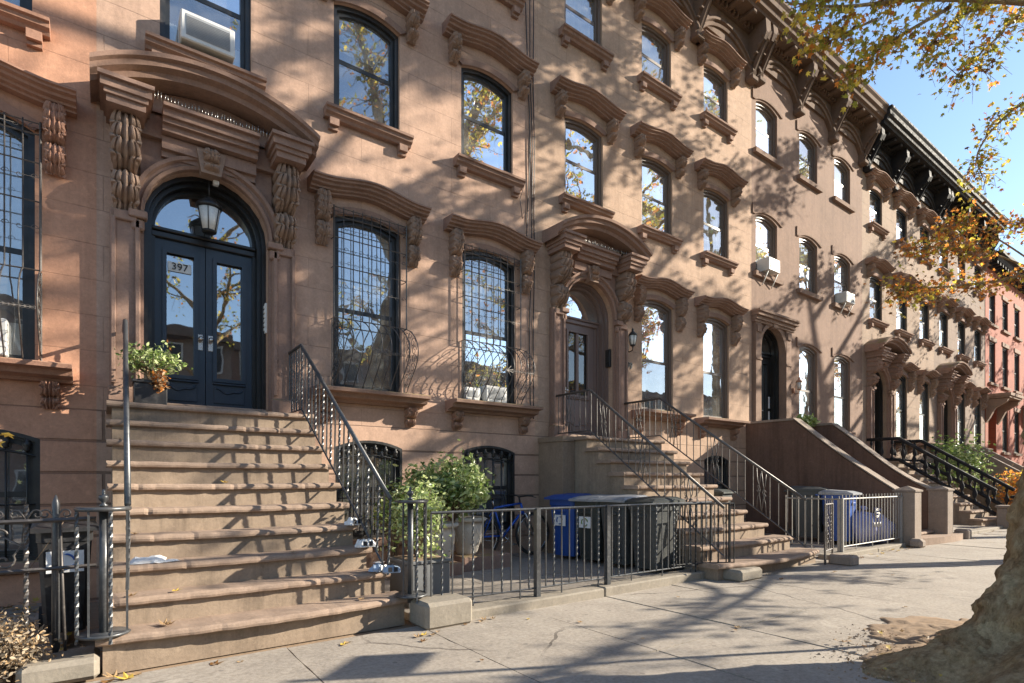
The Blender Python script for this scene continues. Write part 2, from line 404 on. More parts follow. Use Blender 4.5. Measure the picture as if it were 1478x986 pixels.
    def build(s, name, mat, parent=None, fix=True):
        me = bpy.data.meshes.new(name)
        off = world_loc(parent) if parent else Vector((0, 0, 0))
        me.from_pydata([(p[0] - off.x, p[1] - off.y, p[2] - off.z) for p in s.v], [], s.f)
        for m in (mat if isinstance(mat, (list, tuple)) else [mat]): me.materials.append(M[m] if isinstance(m, str) else m)
        me.polygons.foreach_set('material_index', s.mi); me.polygons.foreach_set('use_smooth', s.sm)
        me.update()
        if fix:
            import bmesh
            bm = bmesh.new(); bm.from_mesh(me); bmesh.ops.recalc_face_normals(bm, faces=bm.faces); bm.to_mesh(me); bm.free()
        o = bpy.data.objects.new(name, me); COL.objects.link(o)
        if parent: o.parent = parent
        return o

def world_loc(o):
    v = Vector((0, 0, 0))
    while o is not None: v += Vector(o.location); o = o.parent
    return v
def tag(o, label=None, cat=None, group=None, kind=None):
    if label: o['label'] = label
    if cat: o['category'] = cat
    if group: o['group'] = group
    if kind: o['kind'] = kind
    return o
def empty(name, loc=(0, 0, 0)):
    o = bpy.data.objects.new(name, None); o.location = loc; COL.objects.link(o); o.empty_display_size = .1; return o
def copy_tree(o, parent=None):
    c = o.copy(); COL.objects.link(c); c.parent = parent
    for ch in o.children: copy_tree(ch, c)
    return c
def text_mesh(txt, size, name, mat, parent, origin, xdir, updir, depth=.003, bold=0.0, align='CENTER'):
    cu = bpy.data.curves.new(name, 'FONT'); cu.body = txt; cu.size = size; cu.extrude = depth; cu.offset = bold
    cu.align_x = align; cu.align_y = 'CENTER'
    to = bpy.data.objects.new(name, cu); COL.objects.link(to)
    dg = bpy.context.evaluated_depsgraph_get(); me = bpy.data.meshes.new_from_object(to.evaluated_get(dg))
    bpy.data.objects.remove(to)
    x = Vector(xdir).normalized(); u = Vector(updir).normalized(); n = x.cross(u)
    Mx = Matrix(((x.x, u.x, n.x, origin[0]), (x.y, u.y, n.y, origin[1]), (x.z, u.z, n.z, origin[2]), (0, 0, 0, 1)))
    me.transform(Mx)
    if parent: me.transform(Matrix.Translation(-world_loc(parent)))
    me.materials.clear(); me.materials.append(M[mat])
    o = bpy.data.objects.new(name, me); COL.objects.link(o)
    if parent: o.parent = parent
    return o

YF = 7.25      # facade plane
def lerp(a, b, t): return a + (b - a) * t
def archpts(x0, x1, z, rise, n=12):
    """points left to right along segmental arch (rise = half width: semicircle) springing at z"""
    w = (x1 - x0) / 2; cx = (x0 + x1) / 2
    r = (w * w + rise * rise) / (2 * rise); cz = z + rise - r; a = math.asin(min(1, w / r))
    if rise > w * .999: a = PI / 2
    return [(cx + r * math.sin(lerp(-a, a, i / n)), cz + r * math.cos(lerp(-a, a, i / n))) for i in range(n + 1)]

def wall_front(mb, X0, X1, Z0, Z1, ops, y=YF, rev=.16):
    """facade sheet with arched openings and reveals. ops: (x0,x1,z0,zs,rise,revealdepth)"""
    xs = sorted({X0, X1} | {o[0] for o in ops} | {o[1] for o in ops})
    zs = sorted({Z0, Z1} | {o[2] for o in ops} | {o[3] + o[4] for o in ops})
    for i in range(len(xs) - 1):
        for j in range(len(zs) - 1):
            cx = (xs[i] + xs[i + 1]) / 2; cz = (zs[j] + zs[j + 1]) / 2
            if any(o[0] < cx < o[1] and o[2] < cz < o[3] + o[4] for o in ops): continue
            mb.add([(xs[i], y, zs[j]), (xs[i + 1], y, zs[j]), (xs[i + 1], y, zs[j + 1]), (xs[i], y, zs[j + 1])], [(0, 1, 2, 3)])
    for o in ops:
        x0, x1, z0, z1, rise = o[:5]; rv = o[5] if len(o) > 5 else rev
        if rise > 0: ap = archpts(x0, x1, z1, rise)
        else: ap = [(x0, z1), (x1, z1)]
        zt = z1 + rise
        if rise > 0:
            for a, b in zip(ap[:-1], ap[1:]):
                mb.add([(a[0], y, a[1]), (b[0], y, b[1]), (b[0], y, zt), (a[0], y, zt)], [(0, 1, 2, 3)])
        loop = [(x0, z0)] + ap + [(x1, z0)]
        for k in range(len(loop)):
            a = loop[k]; b = loop[(k + 1) % len(loop)]
            mb.add([(a[0], y, a[1]), (b[0], y, b[1]), (b[0], y + rv, b[1]), (a[0], y + rv, a[1])], [(0, 1, 2, 3)])

def shrink(x0, x1, z0, z1, rise, d, n=12):
    nr = max(rise - d * .15, .02) if rise > 0 else 0
    if rise >= (x1 - x0) / 2 * .98: nr = (x1 - x0) / 2 - d; zz = z1
    else: zz = z1 - d + (rise - nr) if rise > 0 else z1 - d
    ap = archpts(x0 + d, x1 - d, zz, nr, n) if nr > 0 else [(x0 + d, zz), (x1 - d, zz)]
    return [(x0 + d, z0 + d)] + ap + [(x1 - d, z0 + d)]

HOOD = [(0, 0), (0, .10), (.02, .105), (.028, .15), (.052, .155), (.06, .21), (.085, .22), (.094, .265), (.115, .27), (.122, .30), (.142, .30), (.155, .27), (.175, 0)]
def ogee_path(x0, x1, z, rise, n=28):
    out = []; cx = (x0 + x1) / 2; w = (x1 - x0) / 2
    for i in range(n + 1):
        x = lerp(x0, x1, i / n); t = min(1, abs(x - cx) / (w * .84)); out.append((x, z + rise * (.5 + .5 * math.cos(PI * t))))
    return out
def console(mb, cx, ztop, h, w, p0, p1, yw=YF, nt=44, ns=18):
    """carved scroll bracket: acanthus leaves in two tiers on an S-shaped body"""
    vs = []; k = PI * max(2.0, h / w * 1.9)
    for i in range(nt + 1):
        t = i / nt
        if t < .52: P = lerp(p0 * .80, p1 * 1.15, (t / .52) ** 1.3) + p0 * .20 * math.sin(PI * t / .52)
        else: q = (t - .52) / .48; P = p1 * (.80 - .35 * q) + p1 * .75 * math.sin(PI * min(1, q * 1.05)) ** 1.2
        neck = math.exp(-((t - .52) / .035) ** 2)
        P *= 1 - .35 * neck
        sc = abs(math.sin(k * t)) ** .7; hw = w / 2 * (.78 + .24 * sc) * (1 - .25 * neck) * (1 - .15 * max(0, (t - .6) * 2.5))
        z = ztop - h * t
        vs.append((cx - hw * .9, yw, z))
        for j in range(ns + 1):
            s_ = -1 + 2 * j / ns; a = abs(s_)
            stem = .6 * math.exp(-(s_ / .12) ** 2); gr = -1.5 * math.exp(-((a - .26) / .075) ** 2) - 1.0 * math.exp(-((a - .62) / .06) ** 2)
            lf = (abs(math.sin(k * t + 2.1 * a)) ** .6) * (1.1 if a > .25 else .3)
            d = P * (1 - .20 * a * a) + w * (.17 * stem + .13 * gr + .22 * lf - .15)
            vs.append((cx + hw * s_, yw - max(.012, d), z - .045 * h * a * sc))
        vs.append((cx + hw * .9, yw, z))
    c = ns + 3; fs = []
    for i in range(nt):
        for j in range(c - 1): fs.append((i * c + j, i * c + j + 1, (i + 1) * c + j + 1, (i + 1) * c + j))
    fs.append(tuple(range(c))); fs.append(tuple(nt * c + j for j in range(c - 1, -1, -1)))
    mb.add(vs, fs, 0, False)

rng = random.Random(7)
def window(house, x0, x1, z0, z1, rise, style, fmat='frame_black', trim='trim', blind=None, kind='upper', yw=YF, depth=.09, glassm='glass', muntin=False):
    """style: hood / label / lintel / none"""
    yf = yw + depth
    m = MB(); lo = shrink(x0, x1, z0, z1, rise, 0); li = shrink(x0, x1, z0, z1, rise, .055)
    m.ring(lo, li, yf - .05, yf + .08)
    l2 = shrink(x0, x1, z0, z1, rise, .10); m.ring(li, l2, yf - .01, yf + .07)
    zm = z0 + (z1 + rise - z0) * (.5 if kind != 'parlor' else .46)
    m.box((x0 + .056, yf + .005, zm - .025), (x1 - .056, yf + .065, zm + .03))
    m.box((x0 + .056, yf - .02, z0), (x1 - .056, yf + .06, z0 + .075))
    if muntin:
        for q in (1, 2): xm = lerp(x0, x1, q / 3); m.box((xm - .009, yf + .02, z0 + .07), (xm + .009, yf + .045, zm))
        for q in (1,): zz = lerp(z0 + .07, zm, q / 2); m.box((x0 + .1, yf + .02, zz - .009), (x1 - .1, yf + .045, zz + .009))
    w = m.build('window', fmat, house)
    g = MB(); l3 = shrink(x0, x1, z0, z1, rise, .09)
    n = len(l3); up = [(x, max(z, zm)) for x, z in l3]
    g.add([(x, yf + .03, z) for x, z in up], [tuple(range(n))])
    g.add([(x0 + .09, yf + .012, z0 + .07), (x1 - .09, yf + .012, z0 + .07), (x1 - .09, yf + .012, zm), (x0 + .09, yf + .012, zm)], [(0, 1, 2, 3)])
    g.build('pane', glassm, w)
    if blind:
        bm_, frac = blind; b = MB(); zt = z1 + rise - .03; zb = lerp(zt, z0 + .08, frac); N = 14
        for i in range(N):
            xa = lerp(x0 + .1, x1 - .1, i / N); xb = lerp(x0 + .1, x1 - .1, (i + 1) / N)
            ya = yf + .14 + .012 * math.sin(i * 2.1); yb = yf + .14 + .012 * math.sin((i + 1) * 2.1)
            b.add([(xa, ya, zb), (xb, yb, zb), (xb, yb, zt), (xa, ya, zt)], [(0, 1, 2, 3)])
        b.build('blind', bm_, w)
    s = MB()
    if kind == 'parlor' and style == 'hood':
        s.sweep([(x0 - .30, z0), (x1 + .30, z0)], [(-.16, 0), (-.16, .08), (-.13, .10), (-.11, .22), (-.06, .24), (-.05, .34), (-.012, .35), (0, .33), (0, 0)], yw)
        so_ = s.build('sill', trim, w)
        for cx in (x0 - .12, x1 + .12):
            c = MB(); console(c, cx, z0 - .163, .26, .16, .20, .08, yw, 20, 10); c.build('sill_bracket', trim, w)
    else:
        s.sweep([(x0 - .14, z0), (x1 + .14, z0)], [(-.13, 0), (-.13, .07), (-.10, .09), (-.08, .13), (-.045, .14), (-.035, .17), (-.005, .175), (0, .16), (0, 0)] if style == 'hood' else [(-.11, 0), (-.11, .09), (-.01, .10), (0, .09), (0, 0)], yw)
        if style == 'hood':
            for cx in (x0 - .02, x1 + .02): s.box((cx - .06, yw - .10, z0 - .22), (cx + .06, yw, z0 - .131)); s.box((cx - .06, yw - .05, z0 - .26), (cx + .06, yw, z0 - .22))
        s.build('sill', trim, w)
    # inner sill floor behind the ledge
    if style == 'hood':
        h = MB(); zt = z1 + rise
        ext = .33; zp = zt + (.12 if kind == 'parlor' else .21)
        h.sweep(ogee_path(x0 - ext, x1 + ext, zp, .09), HOOD if kind == 'parlor' else [(a * 1.0, b * .95) for a, b in HOOD], yw)
        h.build('hood', trim, w)
        f = MB()   # arched architrave
        o2 = archpts(x0 - .09, x1 + .09, z1 + .06, max(rise, .05) + .03, 14); i2 = archpts(x0, x1, z1, max(rise, .03), 14)
        for a, b, c, d in zip(o2[:-1], o2[1:], i2[:-1], i2[1:]):
            f.add([(a[0], yw - .035, a[1]), (b[0], yw - .035, b[1]), (d[0], yw - .035, d[1]), (c[0], yw - .035, c[1]), (a[0], yw, a[1]), (b[0], yw, b[1]), (d[0], yw, d[1]), (c[0], yw, c[1])],
                  [(0, 1, 2, 3), (0, 4, 5, 1), (3, 2, 6, 7)])
        f.build('lintel', trim, w)
        for cx in (x0 - .16, x1 + .16):
            c = MB()
            if kind == 'parlor': console(c, cx, zp + .0, .64, .18, .25, .13, yw, 36, 14)
            else: console(c, cx, zp + .0, .36, .16, .24, .13, yw, 26, 12)
            c.build('console', 'trim_dark' if trim == 'trim' else trim, w)
    elif style == 'label':
        h = MB(); o2 = archpts(x0 - .06, x1 + .16, z1 + .02, rise + .02, 14)
        path = [(x0 - .14, z1 + .02)] + o2 + [(x1 + .22, z1 + .02)]
        h.sweep(path, [(0, 0), (0, .03), (.03, .035), (.035, 0)], yw)
        h.box((x0 - .17, yw - .03, z1 + .02), (x0 - .141, yw, z1 + .26))
        h.build('lintel', 'wall_c', w)
    elif style == 'lintel':
        h = MB(); h.bbox((x0 - .1, yw - .04, z1 + rise), (x1 + .1, yw + .02, z1 + rise + .2), .01); h.build('lintel', trim, w)
    return w

def arch_sweep(mb, cx, z, r, prof, yw, a0=-90, a1=90, n=30, mi=0):
    """prof (radial offset, projection) swept around a semicircle"""
    k = len(prof); vs = []
    for i in range(n + 1):
        a = R(lerp(a0, a1, i / n))
        for dr, p in prof: vs.append((cx + (r + dr) * math.sin(a), yw - p, z + (r + dr) * math.cos(a)))
    fs = [(i * k + j, i * k + (j + 1) % k, (i + 1) * k + (j + 1) % k, (i + 1) * k + j) for i in range(n) for j in range(k)]
    fs += [tuple(range(k - 1, -1, -1)), tuple(n * k + j for j in range(k))]
    mb.add(vs, fs, mi)

def door_surround(house, cx, zb, zs, hw=.635, trim='trim', carved='trim_dark', yw=YF, dent=True):
    """pilasters, long carved consoles, broken entablature and curved hood round an arched doorway"""
    s = MB(); pw = .27; x0 = cx - hw; x1 = cx + hw; ze = zs + hw + .24          # ze underside of entablature
    # panel with arch spandrel standing 0.05 proud
    ap = archpts(x0, x1, zs, hw, 20)
    for a, b in zip(ap[:-1], ap[1:]): s.add([(a[0], yw - .05, a[1]), (b[0], yw - .05, b[1]), (b[0], yw - .05, ze), (a[0], yw - .05, ze)], [(0, 1, 2, 3)])
    for xa, xb in ((x0 - .03, x0), (x1, x1 + .03)): s.box((xa, yw - .05, zb), (xb, yw, ze))
    so_ = s.build('door_surround', trim, house)
    a = MB(); arch_sweep(a, cx, zs, hw, [(-.0, .0), (-.0, .075), (.03, .095), (.05, .07), (.075, .07), (.09, .115), (.125, .12), (.135, .05), (.135, .0)], yw); a.build('archivolt', trim, so_)
    for sx in (-1, 1):
        im = MB(); ix = cx + sx * (hw + .055)
        im.bbox((ix - .085, yw - .16, zs - .10), (ix + .085, yw - .05, zs - .02), .01); im.bbox((ix - .06, yw - .13, zs - .22), (ix + .06, yw - .05, zs - .10), .02); im.build('impost', trim, so_)
        p = MB(); px = cx + sx * (hw + .03 + pw / 2)
        p.bbox((px - pw / 2, yw - .10, zb + .22), (px + pw / 2, yw, zs - .03), .008)
        for q in (-1, 1): p.bbox((px + q * .105 - .022, yw - .13, zb + .26), (px + q * .105 + .022, yw - .1, zs - .12), .008)
        p.bbox((px - pw / 2 - .02, yw - .16, zb), (px + pw / 2 + .02, yw, zb + .22), .012)
        p.bbox((px - .10, yw - .135, zs - .15), (px + .10, yw - .1, zs - .05), .01)
        p.build('pilaster', trim, so_)
        c = MB(); console(c, px, ze, ze - zs + .04, .27, .42, .21, yw, 64, 22); c.build('console', carved, so_)
        e = MB()
        for (za, zb2, pr, ov) in ((0, .07, .44, .03), (.07, .12, .47, .05), (.12, .2, .50, .08), (.2, .24, .54, .10)):
            e.box((px - pw / 2 - ov, yw - pr, ze + za), (px + pw / 2 + ov, yw, ze + zb2))
        e.build('entablature_block', trim, so_)
    xa = cx - hw - .03 - pw; xb = -xa + 2 * cx
    e = MB()
    for (za, zb2, pr) in ((-.22, -.15, .09), (-.15, -.02, .14), (.0, .07, .22), (.07, .12, .27), (.12, .2, .31), (.2, .235, .36)):
        e.box((cx - hw + .16, yw - pr, ze + za), (cx + hw - .16, yw, ze + zb2))
    e.box((cx - hw - .2, yw - .12, ze - .05), (cx + hw + .2, yw, ze + .2))
    e.build('entablature', trim, so_)
    k = MB(); zk = zs + hw - .06
    k.prism([(cx - .10, zk), (cx + .10, zk), (cx + .15, ze - .04), (cx - .15, ze - .04)], 'y', yw - .16, yw)
    console(k, cx, ze - .03, ze - zk - .03, .17, .26, .17, yw, 24, 12); k.build('keystone', carved, so_)
    # curved hood
    rise = .33; x0h = xa - .16; x1h = xb + .16; zt = ze + .16
    h = MB(); path = archpts(x0h, x1h, zt, rise, 36)
    prof = [(.0, 0), (.0, .40), (.05, .42), (.07, .50), (.12, .51), (.13, .56), (.17, .57), (.19, .53), (.21, 0)]
    h.sweep(path, prof, yw)
    tp = archpts(xa, xb, ze + .2, rise - .05, 24)
    h.add([(x, yw - .16, z) for x, z in tp] , [tuple(range(len(tp)))])
    h.build('hood', trim, so_)
    if dent:
        d = MB(); n = 46
        for i in range(n):
            x = lerp(cx - hw - .05, cx + hw + .1, i / (n - 1)); y = yw - .34 + rng.uniform(-.02, .02)
            d.tube([(x, y, ze + .235), (x + rng.uniform(-.01, .01), y - .01, ze + .235 + rng.uniform(.05, .085))], .0035, 4)
        d.build('bird_spikes', 'brass', so_)
    return so_

def doorway(house, cx, zb, zs, hw=.635, dmat='door_blue', frame='door_black', yw=YF, double=True, glassm='glass_door', depth=.34):
    yd = yw + depth
    f = MB()
    # stepped arched frame rings
    for k, (ro, ri, ya) in enumerate(((0, .045, yw + .10), (.045, .085, yw + .18), (.085, .12, yd - .06))):
        lo = [(cx - hw + ro, zb)] + archpts(cx - hw + ro, cx + hw - ro, zs, hw - ro, 24) + [(cx + hw - ro, zb)]
        li = [(cx - hw + ri, zb)] + archpts(cx - hw + ri, cx + hw - ri, zs, hw - ri, 24) + [(cx + hw - ri, zb)]
        n = len(lo)
        vs = [(x, ya, z) for x, z in lo] + [(x, ya, z) for x, z in li] + [(x, yd + .1, z) for x, z in li] + [(x, yd + .1, z) for x, z in lo]
        fs = []
        for i in range(n - 1): fs += [(i, i + 1, n + i + 1, n + i), (n + i, n + i + 1, 2 * n + i + 1, 2 * n + i), (i, 3 * n + i, 3 * n + i + 1, i + 1)]
        f.add(vs, fs)
    zt = zs - .08
    f.bbox((cx - hw + .085, yd - .07, zt - .02), (cx + hw - .085, yd + .04, zt + .05), .01)
    f.bbox((cx - hw + .085, yd - .10, zt + .05), (cx + hw - .085, yd + .04, zt + .09), .01)
    fo = f.build('door_frame', frame, house)
    g = MB(); r = hw - .12
    gp = archpts(cx - r, cx + r, zs, r, 20); g.add([(x, yd, z) for x, z in gp], [tuple(range(len(gp)))]); g.build('fanlight', glassm, fo)
    b = MB(); b.box((cx - r + .2, yd + .25, zs), (cx + r - .2, yd + .26, zs + .34)); b.build('fanlight_blind', 'room', fo)
    step = MB(); step.bbox((cx - hw + .004, yw - .02, zb - .001), (cx + hw - .004, yd + .1, zb + .10), .015); step.build('threshold', 'stair', fo)
    z0 = zb + .10; xl = cx - hw + .12; xr = cx + hw - .12
    leaves = [(xl, cx - .004), (cx + .004, xr)] if double else [(xl + .17, xr - .12)]
    for li, (a, c) in enumerate(leaves):
        d = MB(); st = .105; gz0 = z0 + .36; gz1 = zt - .16
        if not double: gz0 = z0 + .75
        ya, yb = yd - .03, yd + .02
        d.box((a, ya, z0), (a + st, yb, zt)); d.box((c - st, ya, z0), (c, yb, zt)); d.box((a + st, ya, z0), (c - st, yb, gz0)); d.box((a + st, ya, gz1), (c - st, yb, zt))
        o = [(a + st - .03, gz0 - .03), (a + st - .03, gz1 + .03), (c - st + .03, gz1 + .03), (c - st + .03, gz0 - .03)]
        i_ = [(a + st + .012, gz0 + .012), (a + st + .012, gz1 - .012), (c - st - .012, gz1 - .012), (c - st - .012, gz0 + .012)]
        d.ring(o, i_, ya - .022, ya + .01)
        d.bbox((a + st - .02, ya - .012, z0 + .07), (c - st + .02, ya, gz0 - .09), .008)
        d.bbox((a + st - .035, ya - .03, gz0 - .065), (c - st + .035, ya, gz0 - .04), .008)
        sw = [(lerp(a + st, c - st, t / 12), ya - .018, z0 + .25 - .05 * math.sin(PI * t / 12) + .012 * math.sin(PI * t / 3)) for t in range(13)]
        d.tube(sw, .01, 5)
        if not double:
            xm = (a + c) / 2; d.box((xm - .03, ya, gz0), (xm + .03, yb, gz1))
        dl = d.build('front_door', dmat, house)
        gg = MB(); gg.add([(a + st, yd, gz0), (c - st, yd, gz0), (c - st, yd, gz1), (a + st, yd, gz1)], [(0, 1, 2, 3)]); gg.build('door_glass', glassm, dl)
        kx = (c - .05) if (li == 0 and double) else (a + .05)
        kk = MB(); kz = z0 + .78
        kk.bbox((kx - .028, ya - .012, kz - .09), (kx + .028, ya, kz + .10), .004)
        kk.tube([(kx, ya - .01, kz + .04), (kx, ya - .045, kz + .04), (kx, ya - .06, kz + .04), (kx, ya - .075, kz + .04)], [.012, .012, .03, .012], 10)
        kk.build('door_knob', 'brass', dl)
    if not double:
        d = MB(); d.box((xl, yd - .03, z0), (xl + .05, yd + .02, zt)); d.box((xr - .05, yd - .03, z0), (xr, yd + .02, zt)); d.box((xl + .05, yd - .02, z0), (xl + .17, yd + .01, z0 + .7)); d.box((xr - .12, yd - .02, z0), (xr - .05, yd + .01, zt)); d.build('sidelight', dmat, house)
        g = MB(); g.add([(xl + .05, yd, z0 + .7), (xl + .17, yd, z0 + .7), (xl + .17, yd, zt), (xl + .05, yd, zt)], [(0, 1, 2, 3)]); g.build('sidelight_glass', glassm, house)

def cornice(house, X0, X1, zb, ztop, mat, proj=.72, arcs=3, yw=YF, ticks=False):
    """frieze with arched panels, big brackets, dentils and crown; zb bracket feet"""
    c = MB(); zc = ztop - .42
    e = .004
    c.sweep([(X0 + e, zc), (X1 - e, zc)], [(0, 0), (0, proj - .22), (.05, proj - .2), (.08, proj - .14), (.16, proj - .12), (.2, proj - .06), (.30, proj - .05), (.36, proj), (.42, proj), (.42, 0)], yw)
    c.box((X0 + e, yw - .06, zb + .42), (X1 - e, yw, zc)); c.box((X0 + e, yw - .14, zc - .12), (X1 - e, yw - .06, zc - .0))
    o = c.build('cornice', mat, house)
    bw = .2; xs = [lerp(X0 + .16, X1 - .16, i / arcs) for i in range(arcs + 1)]
    for x in xs:
        b = MB()
        prof = [(0, 0), (-.10, .02), (-.16, .12), (-.13, .25), (-.17, .36), (-.30, .52), (-.46, .66), (-.52, .80), (-.50, zc - zb - .002), (0, zc - zb - .002)]
        b.prism([(yw + p, zb + z) for p, z in prof], 'x', x - bw / 2, x + bw / 2)
        b.prism([(yw - .03 + p * 1.04, zb + z) for p, z in prof[1:8]], 'x', x - .045, x + .045)
        for k in range(4): b.bbox((x - bw / 2 - .02, yw - .18 - k * .1, zb + .30 + k * .14), (x + bw / 2 + .02, yw - .10 - k * .1, zb + .36 + k * .14), .015)
        b.bbox((x - bw / 2 - .03, yw - .2, zb - .10), (x + bw / 2 + .03, yw, zb + .02), .02)
        b.build('cornice_bracket', mat, o)
    for xa, xb in zip(xs[:-1], xs[1:]):
        a = MB(); ap = archpts(xa + bw / 2, xb - bw / 2, zb + .18, .42, 18)
        a.sweep(ap, [(0, 0), (0, .10), (.05, .12), (.06, .08), (.10, .08), (.12, .14), (.17, .14), (.17, 0)], yw)
        for p, q in zip(ap[:-1], ap[1:]): a.add([(p[0], yw - .07, p[1] + .15), (q[0], yw - .07, q[1] + .15), (q[0], yw - .07, zc), (p[0], yw - .07, zc)], [(0, 1, 2, 3)])
        a.build('arched_frieze', mat, o)
        d = MB(); n = 13
        for i in range(n):
            x = lerp(xa + bw / 2 + .07, xb - bw / 2 - .07, i / (n - 1)); d.box((x - .03, yw - .22, zc - .11), (x + .03, yw - .14, zc - .01))
        d.box((xa + bw / 2 + .02, yw - .16, zc - .10), (xb - bw / 2 - .02, yw - .138, zc - .02)); d.build('dentil_row', mat, o)
        for i in range(3):
            x = lerp(xa, xb, (i + 1) / 4); d = MB(); d.bbox((x - .07, yw - .50, zc - .09), (x + .07, yw - .14, zc - .003), .02); d.build('modillion', mat, o)
    return o

def house(name, X0, X1, wallm, ops, label, cat='house', height=12.05, depth=9.0, side='brick_side', y=YF):
    r = empty(name, (X0, y, 0)); tag(r, label, cat)
    m = MB(); wall_front(m, X0, X1, -.1, height - .1, ops, y)
    m.build('wall', wallm, r)
    s = MB(); e = .01
    s.add([(X0 + e, y + .02, -.1), (X0 + e, y + depth, -.1), (X0 + e, y + depth, height - .1), (X0 + e, y + .02, height - .1)], [(0, 1, 2, 3)])
    s.add([(X1 - e, y + .02, -.1), (X1 - e, y + depth, -.1), (X1 - e, y + depth, height - .1), (X1 - e, y + .02, height - .1)], [(0, 1, 2, 3)])
    s.add([(X0 + e, y + depth, -.1), (X1 - e, y + depth, -.1), (X1 - e, y + depth, height - .1), (X0 + e, y + depth, height - .1)], [(0, 1, 2, 3)])
    for zf in (1.95, 5.55, 8.6): s.add([(X0 + e, y + .2, zf), (X1 - e, y + .2, zf), (X1 - e, y + depth, zf), (X0 + e, y + depth, zf)], [(0, 1, 2, 3)])
    s.add([(X0 + e, y + 3.2, -.1), (X1 - e, y + 3.2, -.1), (X1 - e, y + 3.2, height - .1), (X0 + e, y + 3.2, height - .1)], [(0, 1, 2, 3)])
    s.build('inner_wall', 'room', r, fix=False)
    f = MB(); f.box((X0 + e, y - .02, height - .12), (X1 - e, y + depth, height - .04)); f.build('roof', 'roof', r)
    return r

def stoop(hs, XL, XR, ytop, ztop, yb, zb0, n, flare=.1, mat='stair', flareR=None, base=None, name='stoop', yw=YF):
    """flight of n treads; nose at (yb, zb0) up to platform nose (ytop, ztop)"""
    fr = flare if flareR is None else flareR
    b = MB(); ys = [lerp(yb, ytop, i / (n - 1)) for i in range(n)]; zs = [lerp(zb0, ztop, i / (n - 1)) for i in range(n)]
    th = .058
    for i in range(n):
        z1 = zs[i] - th; z0 = zs[i - 1] - .02 if i else -.02
        y1 = (ys[i + 1] + .05) if i < n - 1 else yw
        xl = XL + .035 - flare * max(0, 1 - i / 2.5); xr = XR - .035 + fr * max(0, 1 - i / 2.5)
        b.box((xl + i * .0011, ys[i] + .045, -.02), (xr - i * .0011, y1, z1))
    so_ = b.build(name, base or 'riser', hs)
    for i in range(n):
        t = MB(); xl = XL - flare * max(0, 1 - i / 2.5) + rng.uniform(-.008, .008); xr = XR + fr * max(0, 1 - i / 2.5) + rng.uniform(-.008, .008)
        yb2 = ys[i + 1] + .06 if i < n - 1 else yw - .001
        bull = [(ys[i] + .018, zs[i]), (ys[i] + .005, zs[i] - .012), (ys[i], zs[i] - .030), (ys[i] + .005, zs[i] - .047), (ys[i] + .018, zs[i] - th), (yb2, zs[i] - th), (yb2, zs[i])]
        # sag and chips along the nose
        N = 64; vs = []; k = len(bull); ph = rng.uniform(0, 6); chips = [(rng.randrange(N), rng.choice((.002, .003, .004, .011)) * rng.uniform(.6, 1.1)) for _ in range(9)]
        for j in range(N + 1):
            x = lerp(xl, xr, j / N); w = .0015 * math.sin(j * .9 + ph) + rng.uniform(-.0004, .0004) - .007 * math.sin(PI * j / N)
            bow = -(fr + flare) * .22 * math.sin(PI * j / N) if i == 0 else 0
            ch = sum(d_ * max(0, 1 - abs(j - c_) / 1.2) for c_, d_ in chips)
            for q, (yy, zz) in enumerate(bull):
                if q < 4: yy += ch; zz -= ch * (.5 if q < 2 else 0)
                if q in (0, 6): vs.append((x, yy + (bow if q == 0 else 0), zz + w))
                else: vs.append((x, yy + (bow if q < 5 else 0) + (w if q < 5 else 0), zz + (w if q < 4 else 0)))
        fs = [(j * k + q, j * k + (q + 1) % k, (j + 1) * k + (q + 1) % k, (j + 1) * k + q) for j in range(N) for q in range(k)]
        fs += [tuple(range(k)), tuple(N * k + q for q in range(k - 1, -1, -1))]
        t.add(vs, fs)
        t.build('tread', mat, so_)
    return so_, ys, zs

def bar_path(mb, p, q, r=.009, tw=False):
    p = Vector(p); q = Vector(q)
    if tw:
        L = (q - p).length; n = max(6, int(L / .022)); mb.tube([p.lerp(q, i / n) for i in range(n + 1)], r * 1.35, 4, twist=.55, smooth=False)
    else: mb.tube([p, q], r, 4, smooth=False, rot=PI / 4)
def pl_at(path, t):
    """point on polyline at horizontal distance t"""
    acc = 0
    for a, b in zip(path[:-1], path[1:]):
        L = math.hypot(b[0] - a[0], b[1] - a[1])
        if acc + L >= t - 1e-9: k = (t - acc) / L if L else 0; return Vector(a).lerp(Vector(b), max(0, min(1, k)))
        acc += L
    return Vector(path[-1])
def pl_len(path): return sum(math.hypot(b[0] - a[0], b[1] - a[1]) for a, b in zip(path[:-1], path[1:]))

